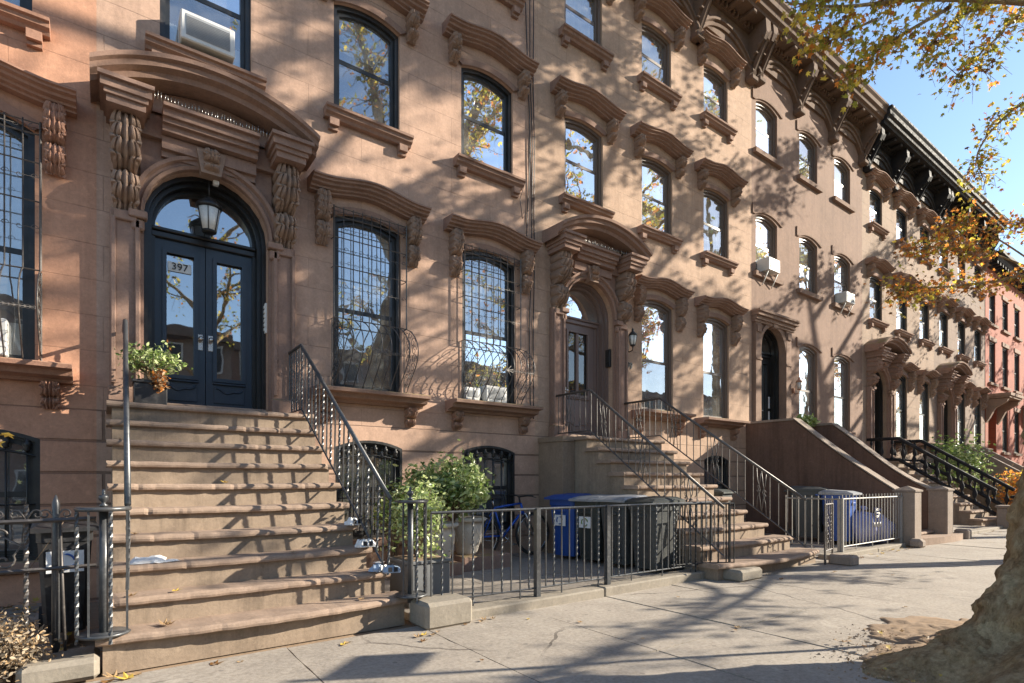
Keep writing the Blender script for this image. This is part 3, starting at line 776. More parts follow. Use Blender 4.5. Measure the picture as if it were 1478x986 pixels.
def stair_railing(label, top, bot, mat='iron', step=.115, twist='alt', group=None, motif=None, r=.009, extra=None):
    root = empty('stair_railing', (top[-1][0], top[-1][1], bot[-1][2])); tag(root, label, 'railing', group)
    h = MB(); h.tube(top, .02, 8); h.build('handrail', mat, root)
    b = MB(); b.tube(bot, .011, 4, smooth=False, rot=PI / 4); b.build('bottom_rail', mat, root)
    L = pl_len(top); n = max(2, int(L / step)); Lb = pl_len(bot)
    for i in range(n + 1):
        t = L * i / n; p = pl_at(top, t); q = pl_at(bot, Lb * i / n)
        if motif and i % motif[0] == motif[1] and 0 < i < n:
            m = MB(); c = (p + q) / 2; H = p.z - q.z; dirv = Vector((top[-1][0] - top[1][0], top[-1][1] - top[1][1], top[-1][2] - top[1][2]))
            dirv = dirv / max(1e-6, math.hypot(dirv.x, dirv.y)); flat = t < math.hypot(top[1][0] - top[0][0], top[1][1] - top[0][1])
            if flat: dirv = Vector((dirv.x, dirv.y, 0))
            for sg in (-1, 1):
                m.tube([p - Vector((0, 0, .01)) + dirv * sg * .05 * 0 , c + Vector((0, 0, .16)) + dirv * sg * .02, c + dirv * sg * .045, c + Vector((0, 0, -.16)) + dirv * sg * .02, q], .006, 5)
                m.tube([p + dirv * sg * .075, c + Vector((0, 0, .13)) + dirv * sg * .06, c + dirv * sg * .015, c + Vector((0, 0, -.13)) + dirv * sg * .06, q + dirv * sg * .075], .006, 5)
                for zz in (-.03, .03):
                    m.tube([c + dirv * sg * .05 + dirv * (.02 * math.cos(a)) + Vector((0, 0, zz + .02 * math.sin(a))) for a in [k * .8 for k in range(9)]], .004, 4)
            m.build('scroll_panel', mat, root)
        else:
            m = MB(); bar_path(m, q, p, r, twist == 'all' or (twist == 'alt' and i % 2 == 1)); m.build('baluster', mat, root)
    return root

def curl_newel(root, cx, cy, r, zt, zb, a0, a1, mat='iron', urn=True):
    """volute end of a handrail: ring of balusters round a centre post"""
    N = 12; arc = [(cx + r * math.cos(lerp(a0, a1, i / N)), cy + r * math.sin(lerp(a0, a1, i / N))) for i in range(N + 1)]
    for z, rr in ((zt, .016), (zb + .05, .012)):
        m = MB(); m.tube([(x, y, z) for x, y in arc], rr, 6); m.lathe([(r * .97, -.006), (r * .97, .006)], (cx, cy, z), 16); m.build('volute', mat, root)
    for i in (1, 4, 7, 10):
        b = MB(); x, y = arc[i]; bar_path(b, (x, y, zb + (.05 if i % 2 else 0)), (x, y, zt), .009, i in (4, 10)); b.build('baluster', mat, root)
    p = MB(); p.tube([(cx, cy, zb - .02), (cx, cy, zt)], .026, 10)
    if urn: p.lathe([(.02, 0), (.026, .01), (.012, .02), (.012, .03), (.026, .045), (.03, .065), (.024, .075), (.01, .08), (.012, .09), (.008, .11), (.002, .115)], (cx, cy, zt + .012), 12)
    p.build('newel_post', mat, root)

def spiral(c, r0, turns, start, plane, sgn=1, n=16):
    """plane: two unit vectors"""
    out = []
    for i in range(n + 1):
        t = i / n; a = start + sgn * turns * 2 * PI * t; r = r0 * (1 - .8 * t)
        out.append(Vector(c) + Vector(plane[0]) * (r * math.cos(a)) + Vector(plane[1]) * (r * math.sin(a)))
    return out
# ------------------------------------------------------------------ ground, road, sidewalk
g = MB(); g.add([(-300, -300, -.32), (400, -300, -.32), (400, 300, -.32), (-300, 300, -.32)], [(0, 1, 2, 3)]); tag(g.build('ground', 'soil'), kind='structure')
g = MB(); g.add([(-120, -9.7, -.16), (200, -9.7, -.16), (200, -.45, -.16), (-120, -.45, -.16)], [(0, 1, 2, 3)]); tag(g.build('road', 'asphalt'), kind='structure')
g = MB()
for y0, y1 in ((-.45, -.30), (-9.85, -9.7)):
    x = -30.0
    while x < 90: g.bbox((x, y0, -.3), (x + 2.39, y1, .004), .012); x += 2.4
tag(g.build('kerb', 'pillar'), kind='structure')
g = MB(); g.add([(-120, -.31, -.03), (200, -.31, -.03), (200, 7.3, -.03), (-120, 7.3, -.03)], [(0, 1, 2, 3)]); g.add([(-120, -24, -.03), (200, -24, -.03), (200, -9.8, -.03), (-120, -9.8, -.03)], [(0, 1, 2, 3)])
tag(g.build('sidewalk_bed', 'soil'), kind='structure')
g = MB(); r1 = random.Random(3)
rows = [(-.30, 1.16), (1.16, 2.64), (2.64, 4.30)]
for ri, (ya, yb) in enumerate(rows):
    x = 2.17 - 1.085 * 16 + (0.0 if ri else .4)
    while x < 60:
        w = 1.085
        if not (ri == 0 and 3.6 < x < 6.6):
            dz = r1.uniform(-.004, .004); tx = r1.uniform(-.004, .004); ty = r1.uniform(-.004, .004); gp = .006
            x0_, x1_, y0_, y1_ = x + gp, x + w - gp, ya + gp, yb - gp; ns_ = 12; loop = []
            for (ax, ay, bx_, by_) in ((x0_, y0_, x1_, y0_), (x1_, y0_, x1_, y1_), (x1_, y1_, x0_, y1_), (x0_, y1_, x0_, y0_)):
                for k_ in range(ns_):
                    t_ = k_ / ns_; j_ = .0035 if r1.random() > .06 else .012
                    loop.append((lerp(ax, bx_, t_) + r1.uniform(-j_, j_), lerp(ay, by_, t_) + r1.uniform(-j_, j_)))
            top_ = [(px, py, dz + tx * ((px - x) / w - .5) * 2 + ty * ((py - ya) / (yb - ya) - .5) * 2) for px, py in loop]; n_ = len(top_)
            g.add(top_ + [(px, py, -.028) for px, py in loop], [tuple(range(n_))] + [(k_, n_ + k_, n_ + (k_ + 1) % n_, (k_ + 1) % n_) for k_ in range(n_)])
        x += w
tag(g.build('sidewalk', 'concrete'), kind='structure')
# courtyard paving behind the railings, two levels
g = MB()
for xa, xb, y0, z in ((-6, -.22, 4.72, .02), (2.2, 6.1, 4.45, .05), (8.1, 12.1, 4.2, .03), (14.4, 18.5, 4.2, .03), (20.7, 30, 4.2, .03)):
    x = xa
    while x < xb - .05:
        x2 = min(x + 1.3, xb)
        for k in range(3): ya = lerp(y0, 7.25, k / 3); yb = lerp(y0, 7.25, (k + 1) / 3); g.box((x + .004, ya + .004, -.02), (x2 - .004, yb - .004, z + r1.uniform(-.004, .004)))
        x = x2
tag(g.build('courtyard_paving', 'concrete'), kind='structure')
g = MB()   # low stone kerbs under the fences
for xa, xb, ya, yb, zt in ((2.62, 6.15, 4.2, 4.44, .09), (9.05, 12.0, 3.98, 4.2, .07), (14.6, 18.4, 3.98, 4.2, .07), (-6, -.5, 4.55, 4.75, .12), (20.9, 24.5, 3.98, 4.2, .08)):
    x = xa
    while x < xb - .05: x2 = min(x + 1.7, xb); g.bbox((x + .002, ya, -.02), (x2 - .002, yb, zt + r1.uniform(-.006, .006)), .015); x = x2
tag(g.build('courtyard_kerb', 'kerbstone'), kind='structure')
# soil of the tree pit, crumbly mound spilling over the slabs
g = MB(); NR, NA = 40, 200; cx, cy = 5.25, .75; vs = [(cx, cy, .12)]; r2 = random.Random(5)
ph = [r2.uniform(0, 6) for _ in range(6)]
jit = [r2.uniform(-.035, .035) for _ in range(NA)]
for i in range(1, NR + 1):
    t = i / NR
    for k in range(NA):
        a = 2 * PI * k / NA; rad = 1.30 + jit[k] + .12 * math.sin(3 * a + ph[0]) + .08 * math.sin(7 * a + ph[1]) + .06 * math.sin(13 * a + ph[2]) + .05 * math.sin(29 * a) + .03 * math.sin(41 * a + 2)
        x = cx + rad * t * math.cos(a) * 1.2; y = cy + rad * t * math.sin(a) * .88
        z = (.010 + .09 * (1 - t ** 1.5)) + r2.uniform(-.009, .009) * min(1, (1 - t) * 5 + .15)
        vs.append((x, y, -.004 if i == NR else z))
fs = [(0, 1 + k, 1 + (k + 1) % NA) for k in range(NA)]
for i in range(NR - 1):
    for k in range(NA): fs.append((1 + i * NA + k, 1 + (i + 1) * NA + k, 1 + (i + 1) * NA + (k + 1) % NA, 1 + i * NA + (k + 1) % NA))
g.add(vs, fs, 0, True)
for _ in range(1500):   # crumbs and pebbles
    a = r2.uniform(1.6, 4.3); q = r2.gauss(.9, .13); rad = 1.45 * q
    x = cx + rad * math.cos(a) * 1.2; y = cy + rad * math.sin(a) * .88; s = .003 + .010 * r2.random() ** 4
    z = .008 + .09 * max(0, 1 - q ** 1.5); 
    p = [(x + s * r2.uniform(.6, 1.2) * dx, y + s * r2.uniform(.6, 1.2) * dy, z - .01 + s * dz) for dx, dy, dz in ((1, 0, 0), (0, 1, 0), (-1, 0, 0), (0, -1, 0), (0, 0, 1.1))]
    g.add(p, [(0, 1, 4), (1, 2, 4), (2, 3, 4), (3, 0, 4)])
tag(g.build('tree_pit_soil', 'soil'), kind='structure')

# ------------------------------------------------------------------ houses
def ops_from(wins, door=None):
    o = [(w[0], w[1], w[2], w[3], w[4]) for w in wins]
    if door: o.append((door[0] - door[3], door[0] + door[3], door[1], door[2], door[3], .5))
    return o
def basement(hs, x0, x1, z0, z1, label):
    w = window(hs, x0, x1, z0, z1, .1, 'none', 'frame_black', 'trim', None, 'base')
    t = empty('window_grille', ((x0 + x1) / 2, YF - .03, z0)); tag(t, label, 'window grille', 'basement window grilles')
    f = MB(); y = YF + .02
    lo = shrink(x0, x1, z0, z1, .1, .0); li = shrink(x0, x1, z0, z1, .1, .035); f.ring(lo, li, y - .02, y + .02)
    ap = archpts(x0 + .03, x1 - .03, z1 - .17, .07, 12); f.tube([(x0 + .005, y, ap[0][1])] + [(x, y - .005, z) for x, z in ap] + [(x1 - .005, y, ap[-1][1])], .012, 5)
    f.tube([(x0 + .03, y, z0 + .55), (x1 - .03, y, z0 + .55)], .01, 4)
    f.build('grille_frame', 'iron_dark', t)
    n = 6
    for i in range(n):
        x = lerp(x0 + .1, x1 - .1, i / (n - 1)); zt = z1 - .12 + .06 * math.sin(PI * (i + .5) / n)
        b = MB(); b.tube([(x, y, z0 + .03), (x, y, zt)], .009, 5)
        b.lathe([(.012, 0), (.035, .015), (.02, .04), (.038, .06), (.034, .085), (.018, .10), (.02, .115), (.004, .13)], (x, y - .012, zt - .02), 8)
        b.build('bar', 'iron_dark', t)
    return t
def ac_unit(x0, x1, z0, z1, ypro, label, bracket=False, tilt=0):
    t = empty('air_conditioner', ((x0 + x1) / 2, YF, z0)); tag(t, label, 'air conditioner')
    b = MB(); b.bbox((x0, YF - ypro, z0), (x1, YF + .1, z1), .012)
    for k in range(5): zz = lerp(z0 + .06, z1 - .06, k / 4); b.box((x0 - .003, YF - ypro + .05, zz), (x0, YF - .03, zz + .012)); b.box((x1, YF - ypro + .05, zz), (x1 + .003, YF - .03, zz + .012))
    b.build('casing', 'ac', t)
    f = MB(); f.bbox((x0 + .05, YF - ypro - .006, z0 + .05), (x1 - .05, YF - ypro, z1 - .04), .004)
    k = z0 + .065
    while k < z1 - .06: f.box((x0 + .055, YF - ypro - .012, k), (x1 - .055, YF - ypro - .006, k + .005)); k += .018
    f.build('grille', 'ac_grey', t)
    a = MB(); a.box((x0 - .14, YF + .12, z0), (x0 - .002, YF + .14, z1)); a.box((x1 + .002, YF + .12, z0), (x1 + .14, YF + .14, z1))
    for q in range(5):
        a.box((x0 - .135 + q * .028, YF + .112, z0), (x0 - .125 + q * .028, YF + .12, z1)); a.box((x1 + .01 + q * .028, YF + .112, z0), (x1 + .02 + q * .028, YF + .12, z1))
    a.build('side_panel', 'white', t)
    if bracket:
        s = MB(); s.tube([(x0 + .04, YF - ypro + .04, z0 - .01), (x0 + .04, YF - .02, z0 - .32)], .014, 4); s.build('support_bracket', 'ac', t); s = MB(); s.tube([(x1 - .04, YF - ypro + .04, z0 - .01), (x1 - .04, YF - .02, z0 - .32)], .014, 4); s.build('support_bracket', 'ac', t)
    return t

# --- the terracotta house at the left edge
W0 = [(-1.53, -.55, 2.38, 4.70, .13, 'parlor'), (-3.55, -2.6, 2.38, 4.70, .13, 'parlor'), (-1.50, -.57, 5.78, 7.3, .13, 'upper'), (-3.55, -2.6, 5.78, 7.3, .13, 'upper'), (-5.5, -4.6, 5.78, 7.3, .13, 'upper'),
      (-1.5, -.57, 8.7, 9.9, .12, 'upper'), (-3.55, -2.6, 8.7, 9.9, .12, 'upper')]
h0 = house('brownstone_house', -6.2, -.06, 'wall_red', ops_from(W0 + [(-1.5, -.51, .45, 1.65, .1, 'base')]), 'terracotta orange rendered house cut off at the left edge, beside the blue double doors', height=11.9)
for x0, x1, z0, z1, ri, k in W0: window(h0, x0, x1, z0, z1, ri, 'hood', 'frame_black', 'trim_red', ('shade_blue', .55) if k == 'parlor' else None, k)
basement(h0, -1.5, -.51, .45, 1.65, 'black basement window grille at the far left, behind the scrolled iron fence')
cornice(h0, -6.2, -.06, 10.6, 11.95, 'cornice')

# --- number 397
W1 = [(2.42, 3.38, 2.42, 4.70, .10, 'parlor'), (4.39, 5.40, 2.42, 4.72, .10, 'parlor'), (.50, 1.43, 6.04, 7.5, .10, 'upper'), (2.43, 3.36, 6.06, 7.5, .10, 'upper'), (4.37, 5.34, 6.08, 7.52, .10, 'upper'),
      (.50, 1.43, 9.0, 10.15, .09, 'upper'), (2.43, 3.36, 9.0, 10.15, .09, 'upper'), (4.37, 5.34, 8.98, 10.15, .09, 'upper')]
h1 = house('brownstone_house', -.06, 5.8, 'wall_a', ops_from(W1 + [(2.45, 3.40, .45, 1.68, .1), (4.39, 5.38, .45, 1.68, .1)], (.985, 2.0, 4.13, .635)), 'pinkish brownstone house with blue double doors numbered 397 and belly-shaped window grilles')
for i, (x0, x1, z0, z1, ri, k) in enumerate(W1): window(h1, x0, x1, z0, z1, ri, 'hood', 'frame_black', 'trim', ('shade_blue', .42) if i in (0,) else (('shade', .3) if i in (1,) else (('shade_blue', .35) if i in (3, 4) else None)), k)
basement(h1, 2.45, 3.40, .45, 1.68, 'black basement window grille half hidden behind the tall stoop railing and leafy plants')
basement(h1, 4.39, 5.38, .45, 1.68, 'black basement window grille above the blue bicycle')
door_surround(h1, .985, 2.0, 4.13)
doorway(h1, .985, 2.0, 4.13)
cornice(h1, -.06, 5.8, 10.62, 12.1, 'cornice')
np_ = MB(); np_.bbox((.60, YF + .322, 3.68), (.84, YF + .327, 3.79), .002); num = np_.build('number_plate', 'white', h1)
text_mesh('397', .115, 'house_number', 'ink', num, (.72, YF + .313, 3.735), (1, 0, 0), (0, 0, 1), .001, 0.0)
st1, ys1, zs1 = stoop(h1, .02, 1.95, 6.5, 2.0, 4.42, .235, 10, .06, flareR=.20)
ic = MB(); ic.bbox((1.60, YF + .05, 3.05), (1.64, YF + .12, 3.42), .004)
for k in range(6): ic.bbox((1.59, YF + .06, 3.08 + k * .055), (1.601, YF + .11, 3.115 + k * .055), .003)
ic.build('doorbell_panel', 'white', h1)

# --- the middle house
W2 = [(8.47, 9.43, 2.58, 4.74, .09, 'parlor'), (10.47, 11.43, 2.56, 4.74, .09, 'parlor'), (6.46, 7.40, 6.14, 7.56, .07, 'upper'), (8.47, 9.41, 6.15, 7.56, .07, 'upper'), (10.48, 11.42, 6.13, 7.56, .07, 'upper'),
      (6.46, 7.38, 9.02, 10.15, .06, 'upper'), (8.47, 9.37, 9.08, 10.2, .06, 'upper'), (10.48, 11.38, 9.12, 10.25, .06, 'upper')]
h2 = house('brownstone_house', 5.8, 12.36, 'wall_b', ops_from(W2 + [(8.5, 9.4, .45, 1.68, .1), (10.5, 11.4, .45, 1.68, .1)], (7.03, 1.94, 4.2, .62)), 'tan brownstone house in the middle, grey brown single door up a stoop with slender railings')
bl = [('shade_blue', .5), ('shade_blue', .5), None, ('shade_blue', .4), ('shade', .55), ('shade', .75), ('shade', .8), ('shade', .75)]
for i, (x0, x1, z0, z1, ri, k) in enumerate(W2): window(h2, x0, x1, z0, z1, ri, 'hood', 'frame_brown', 'trim', bl[i], k, muntin=i in (1, 2, 3, 4))
basement(h2, 8.5, 9.4, .45, 1.68, 'black basement window grille partly hidden behind the middle stoop')
basement(h2, 10.5, 11.4, .45, 1.68, 'black basement window grille between middle stoop and sloping brown wing wall')
door_surround(h2, 7.03, 1.94, 4.2, .62)
doorway(h2, 7.03, 1.94, 4.2, .62, 'door_brown', 'door_brown', double=False, glassm='glass_dim')
cornice(h2, 5.8, 12.36, 10.62, 12.15, 'cornice')
st2, ys2, zs2 = stoop(h2, 6.10, 8.02, 6.33, 1.94, 3.98, .2, 10, .03, flareR=.62)
lb = MB(); lb.box((5.86, 6.62, 1.86), (6.098, YF - .001, 1.94)); lb.box((5.88, 6.64, -.02), (6.13, YF - .001, 1.858)); lb.build('stoop_side_wall', 'stair_side', h2)
ib = MB(); ib.bbox((7.60, YF + .02, 3.35), (7.645, YF + .14, 3.68), .005); ib.bbox((7.592, YF + .05, 3.45), (7.601, YF + .11, 3.6), .002); ib.build('intercom', 'iron_dark', h2)
text_mesh('399', .17, 'house_number', 'iron_dark', h2, (8.07, YF - .008, 3.42), (1, 0, 0), (0, 0, 1), .006, .004)

# --- plain rendered house with wing walls
W3 = [(14.63, 15.6, 2.62, 4.68, .11, 'parlor'), (16.6, 17.6, 2.62, 4.68, .11, 'parlor'), (12.55, 13.52, 6.2, 7.55, .11, 'upper'), (14.63, 15.6, 6.2, 7.55, .11, 'upper'), (16.6, 17.6, 6.2, 7.55, .11, 'upper'),
      (12.55, 13.52, 9.12, 10.28, .11, 'upper'), (14.63, 15.6, 9.15, 10.3, .11, 'upper'), (16.6, 17.6, 9.18, 10.3, .11, 'upper')]
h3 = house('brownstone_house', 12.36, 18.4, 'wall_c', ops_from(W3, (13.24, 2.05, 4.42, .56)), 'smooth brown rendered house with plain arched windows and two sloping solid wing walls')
bl = [('shade', .6), ('shade', .6), ('shade', .55), ('shade', .62), ('shade', .6), ('shade', .75), ('white', .95), ('white', .95)]
for i, (x0, x1, z0, z1, ri, k) in enumerate(W3): window(h3, x0, x1, z0, z1, ri, 'label', 'frame_brown', 'wall_c', bl[i], k, depth=.10)
s = MB(); e0, e1 = 12.39, 14.15
for za, zb2, pr in ((4.98, 5.04, .10), (5.04, 5.12, .14), (5.12, 5.2, .2), (5.2, 5.25, .24)): s.box((e0 - pr * .3, YF - pr, za), (e1 + pr * .3, YF, zb2))
ap = archpts(12.68, 13.8, 4.42, .56, 20)
for a, b in zip(ap[:-1], ap[1:]): s.add([(a[0], YF - .04, a[1]), (b[0], YF - .04, b[1]), (b[0], YF - .04, 4.985), (a[0], YF - .04, 4.985)], [(0, 1, 2, 3)])
s.box((12.42, YF - .08, 2.05), (12.66, YF, 4.98)); s.box((13.82, YF - .08, 2.05), (14.06, YF, 4.98)); s.box((12.66, YF - .04, 2.05), (12.68, YF, 4.98)); s.box((13.8, YF - .04, 2.05), (13.82, YF, 4.98))
arch_sweep(s, 13.24, 4.42, .56, [(0, .0), (0, .07), (.1, .08), (.1, 0)], YF)
for cx_ in (12.54, 13.94): s.bbox((cx_ - .09, YF - .11, 4.75), (cx_ + .09, YF - .08, 4.93), .006); s.box((cx_ - .13, YF - .1, 4.1), (cx_ + .13, YF - .08, 4.14))
s.prism([(13.16, 4.94), (13.32, 4.94), (13.35, 5.14), (13.13, 5.14)], 'y', YF - .12, YF)
ds = s.build('door_surround', 'wall_c', h3)
doorway(h3, 13.24, 2.05, 4.42, .56, 'door_black', 'door_black', glassm='glass_door')
nt = MB(); nt.bbox((13.62, YF + .28, 2.75), (13.72, YF + .29, 2.98), .002); nt.bbox((13.62, YF + .28, 3.05), (13.73, YF + .29, 3.35), .002); nt.build('posted_notice', 'paper', h3)
cornice(h3, 12.36, 18.4, 10.72, 12.15, 'cornice')
stoop(h3, 12.45, 13.88, 6.13, 2.0, 4.1, .2, 10, 0, flareR=0)
for wx, lab in ((12.12, 0), (13.9, 1)):
    w_ = MB(); yp = 4.1; zc0, zc1 = (1.0, 2.54)
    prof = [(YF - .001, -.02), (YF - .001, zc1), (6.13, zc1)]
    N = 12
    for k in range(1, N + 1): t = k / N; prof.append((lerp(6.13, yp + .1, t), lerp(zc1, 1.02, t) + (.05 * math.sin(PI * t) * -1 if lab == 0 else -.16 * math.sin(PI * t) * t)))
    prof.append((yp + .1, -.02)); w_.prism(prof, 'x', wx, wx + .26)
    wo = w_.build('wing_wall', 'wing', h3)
    c_ = MB(); pts = [(p[0], p[1]) for p in prof[1:-1]]
    vs = []
    for (yy, zz) in pts: vs += [(wx - .03, yy - (.03 if yy < 6.2 else 0), zz + .001), (wx - .03, yy, zz + .05), (wx + .29, yy, zz + .05), (wx + .29, yy - (.03 if yy < 6.2 else 0), zz + .001)]
    fs = [(i * 4 + j, i * 4 + (j + 1) % 4, (i + 1) * 4 + (j + 1) % 4, (i + 1) * 4 + j) for i in range(len(pts) - 1) for j in range(4)] + [(0, 1, 2, 3), tuple(len(vs) - 4 + j for j in range(4))]
    c_.add(vs, fs); c_.build('coping', 'pillar', wo)
    p_ = MB(); px = wx - .02; py = 3.88
    p_.bbox((px, py, -.02), (px + .34, py + .34, 1.02), .01)
    p_.add([(px - .02, py - .02, 1.02), (px + .36, py - .02, 1.02), (px + .36, py + .36, 1.02), (px - .02, py + .36, 1.02), (px - .02, py - .02, 1.05), (px + .36, py - .02, 1.05), (px + .36, py + .36, 1.05), (px - .02, py + .36, 1.05), (px + .17, py + .17, 1.13)],
           [(0, 1, 5, 4), (1, 2, 6, 5), (2, 3, 7, 6), (3, 0, 4, 7), (4, 5, 8), (5, 6, 8), (6, 7, 8), (7, 4, 8), (0, 3, 2, 1)])
    p_.build('gate_pillar', 'pillar', h3)
s = MB(); N = 14; vs = []
for k in range(N + 1): t = k / N; vs.append((lerp(12.5, 14.5, t), 3.86 - .14 * math.sin(PI * t * .8), .0))
n = len(vs); vs = vs + [(14.5, 4.3, 0), (12.5, 4.3, 0)]; m_ = len(vs)
s.add([(v[0], v[1], -.02) for v in vs] + [(v[0], v[1], .13) for v in vs], [tuple(range(m_)), tuple(range(2 * m_ - 1, m_ - 1, -1))] + [(i, (i + 1) % m_, m_ + (i + 1) % m_, m_ + i) for i in range(m_)])
s.build('bottom_step', 'stair', h3)
s = MB(); s.bbox((14.5, 3.7, -.02), (14.75, 3.95, .2), .03); s.build('kerb_block', 'pillar', h3)
s = MB(); s.bbox((11.95, 3.72, -.02), (12.2, 3.95, .16), .05); s.build('kerb_block', 'pillar', h3)

# --- two hooded houses under the black cornice
def far_house(X0, label, wm, dx, fm, trim, bls, hn, seed):
    xs = [X0 + .55, X0 + 2.6, X0 + 4.68]
    Wn = []
    for j, xx in enumerate(xs):
        if j: Wn.append((xx, xx + .92, 2.55, 4.66, .09, 'parlor'))
        Wn.append((xx, xx + .92, 6.15, 7.5, .07, 'upper')); Wn.append((xx, xx + .92, 9.08, 10.18, .06, 'upper'))
    cx = X0 + 1.2
    hh = house('brownstone_house', X0, X0 + 6.1, wm, ops_from(Wn, (cx, 1.8, 4.1, .6)), label)
    for i, (x0, x1, z0, z1, ri, k) in enumerate(Wn): window(hh, x0, x1, z0, z1, ri, 'hood', fm, trim, bls[i % len(bls)], k, glassm='glass_pale')
    door_surround(hh, cx, 1.8, 4.1, .6, trim, trim, dent=False)
    doorway(hh, cx, 1.8, 4.1, .6, 'door_black', 'door_black', double=True)
    cornice(hh, X0, X0 + 6.1, 10.62, 12.12, 'cornice_black', .8)
    stoop(hh, cx - .88, cx + .88, 6.4, 1.8, 4.45, .2, 9, .05)
    return hh
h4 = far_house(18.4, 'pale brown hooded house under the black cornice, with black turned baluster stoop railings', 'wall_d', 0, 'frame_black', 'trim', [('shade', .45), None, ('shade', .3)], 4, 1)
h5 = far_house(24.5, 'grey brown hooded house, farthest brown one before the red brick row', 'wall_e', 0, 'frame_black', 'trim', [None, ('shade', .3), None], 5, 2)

# --- red brick row at the far right
def brick_house(X0, wid, label, nwin=3, top=11.0, far=False):
    Wn = []; sp = wid / nwin
    for j in range(nwin):
        xx = X0 + sp * (j + .5) - .46
        for (a, b) in ((2.5, 4.5), (5.5, 7.35), (8.1, 9.5)):
            if j == 0 and a < 3: continue
            Wn.append((xx, xx + .92, a, b, 0))
    xd = X0 + sp * .5
    hh = house('brick_house', X0, X0 + wid, 'brick', [(w[0], w[1], w[2], w[3], 0) for w in Wn] + [(xd - .6, xd + .6, 1.2, 4.4, 0, .4)], label, height=top)
    for i, w in enumerate(Wn): window(hh, w[0], w[1], w[2], w[3], 0, 'lintel', 'frame_black', 'trim_dark', ('shade', .4) if i % 3 == 0 else None, 'upper', glassm='glass_pale')
    d = MB(); d.bbox((xd - .6, YF + .3, 1.2), (xd + .6, YF + .38, 4.4), .01); d.bbox((xd - .4, YF + .28, 1.5), (xd - .04, YF + .3, 3.6), .01); d.bbox((xd + .04, YF + .28, 1.5), (xd + .4, YF + .3, 3.6), .01); d.build('front_door', 'door_black', hh)
    s = MB()
    s.box((xd - 1.0, YF - .8, 4.72), (xd + 1.0, YF, 4.8)); s.box((xd - 1.05, YF - .85, 4.8), (xd + 1.05, YF, 4.92))
    s.build('door_hood', 'trim_dark', hh)
    for sx in (-1, 1):
        b = MB(); b.prism([(YF, 4.7), (YF - .75, 4.7), (YF - .7, 4.55), (YF - .3, 4.3), (YF - .12, 3.9), (YF, 3.7)], 'x', xd + sx * .85 - .1, xd + sx * .85 + .1); b.build('hood_bracket', 'trim_dark', hh)
    c = MB(); c.sweep([(X0 + .01, top - .5), (X0 + wid - .01, top - .5)], [(0, 0), (0, .12), (.1, .15), (.15, .4), (.3, .45), (.35, .6), (.5, .6), (.5, 0)], YF)
    k = X0 + .15
    while k < X0 + wid - .1: c.box((k, YF - .38, top - .48), (k + .12, YF, top - .36)); k += .4
    c.build('cornice', 'cornice_black', hh)
    stoop(hh, xd - .7, xd + .7, 6.2, 1.2, 4.8, .2, 6, 0)
    return hh
brick_house(30.7, 6.1, 'red brick house nearest to the brown row, bracketed hood over its door')
brick_house(36.8, 6.1, 'second red brick house, right behind the first at the right edge')
brick_house(42.9, 6.1, 'third red brick house along, mostly hidden past the overhanging autumn branch')
brick_house(49.0, 6.1, 'last red brick house at the far end of the row')

# --- houses over the street, seen in the window glass
def opposite_house(X0, wid, mat, h, label):
    hh = empty('row_house', (X0, -22, 0)); tag(hh, label, 'house', 'row houses on the other side of the street')
    m = MB(); m.box((X0 + .005, -32, -.1), (X0 + wid - .005, -22, h)); m.build('wall', mat, hh)
    w = MB(); pn = MB()
    for j in range(3):
        for (a, b) in ((.6, 1.6), (2.4, 4.4), (5.3, 7.0), (7.7, 9.1)):
            xx = X0 + wid * (j + .5) / 3
            fr = MB(); fr.box((xx - .55, -22, a - .1), (xx + .55, -21.9, b + .1)); f = fr.build('window', 'frame_white', hh)
            p = MB(); p.box((xx - .45, -21.9, a), (xx + .45, -21.88, b)); p.build('pane', 'frame_black', f)
    c = MB(); c.box((X0 + .01, -22, h - .5), (X0 + wid - .01, -21.4, h + .05)); c.build('cornice', 'cornice', hh)
ox = -6
for i in range(11): opposite_house(ox, 6.1, ('brick_far', 'wall_e', 'brick_far', 'wall_c')[i % 4], (9.9, 9.9, 9.5, 9.9, 10.2)[i % 5], ('first second third fourth fifth sixth seventh eighth ninth tenth eleventh'.split()[i]) + ' row house across the street, counted rightward, mirrored in the window panes'); ox += 6.1

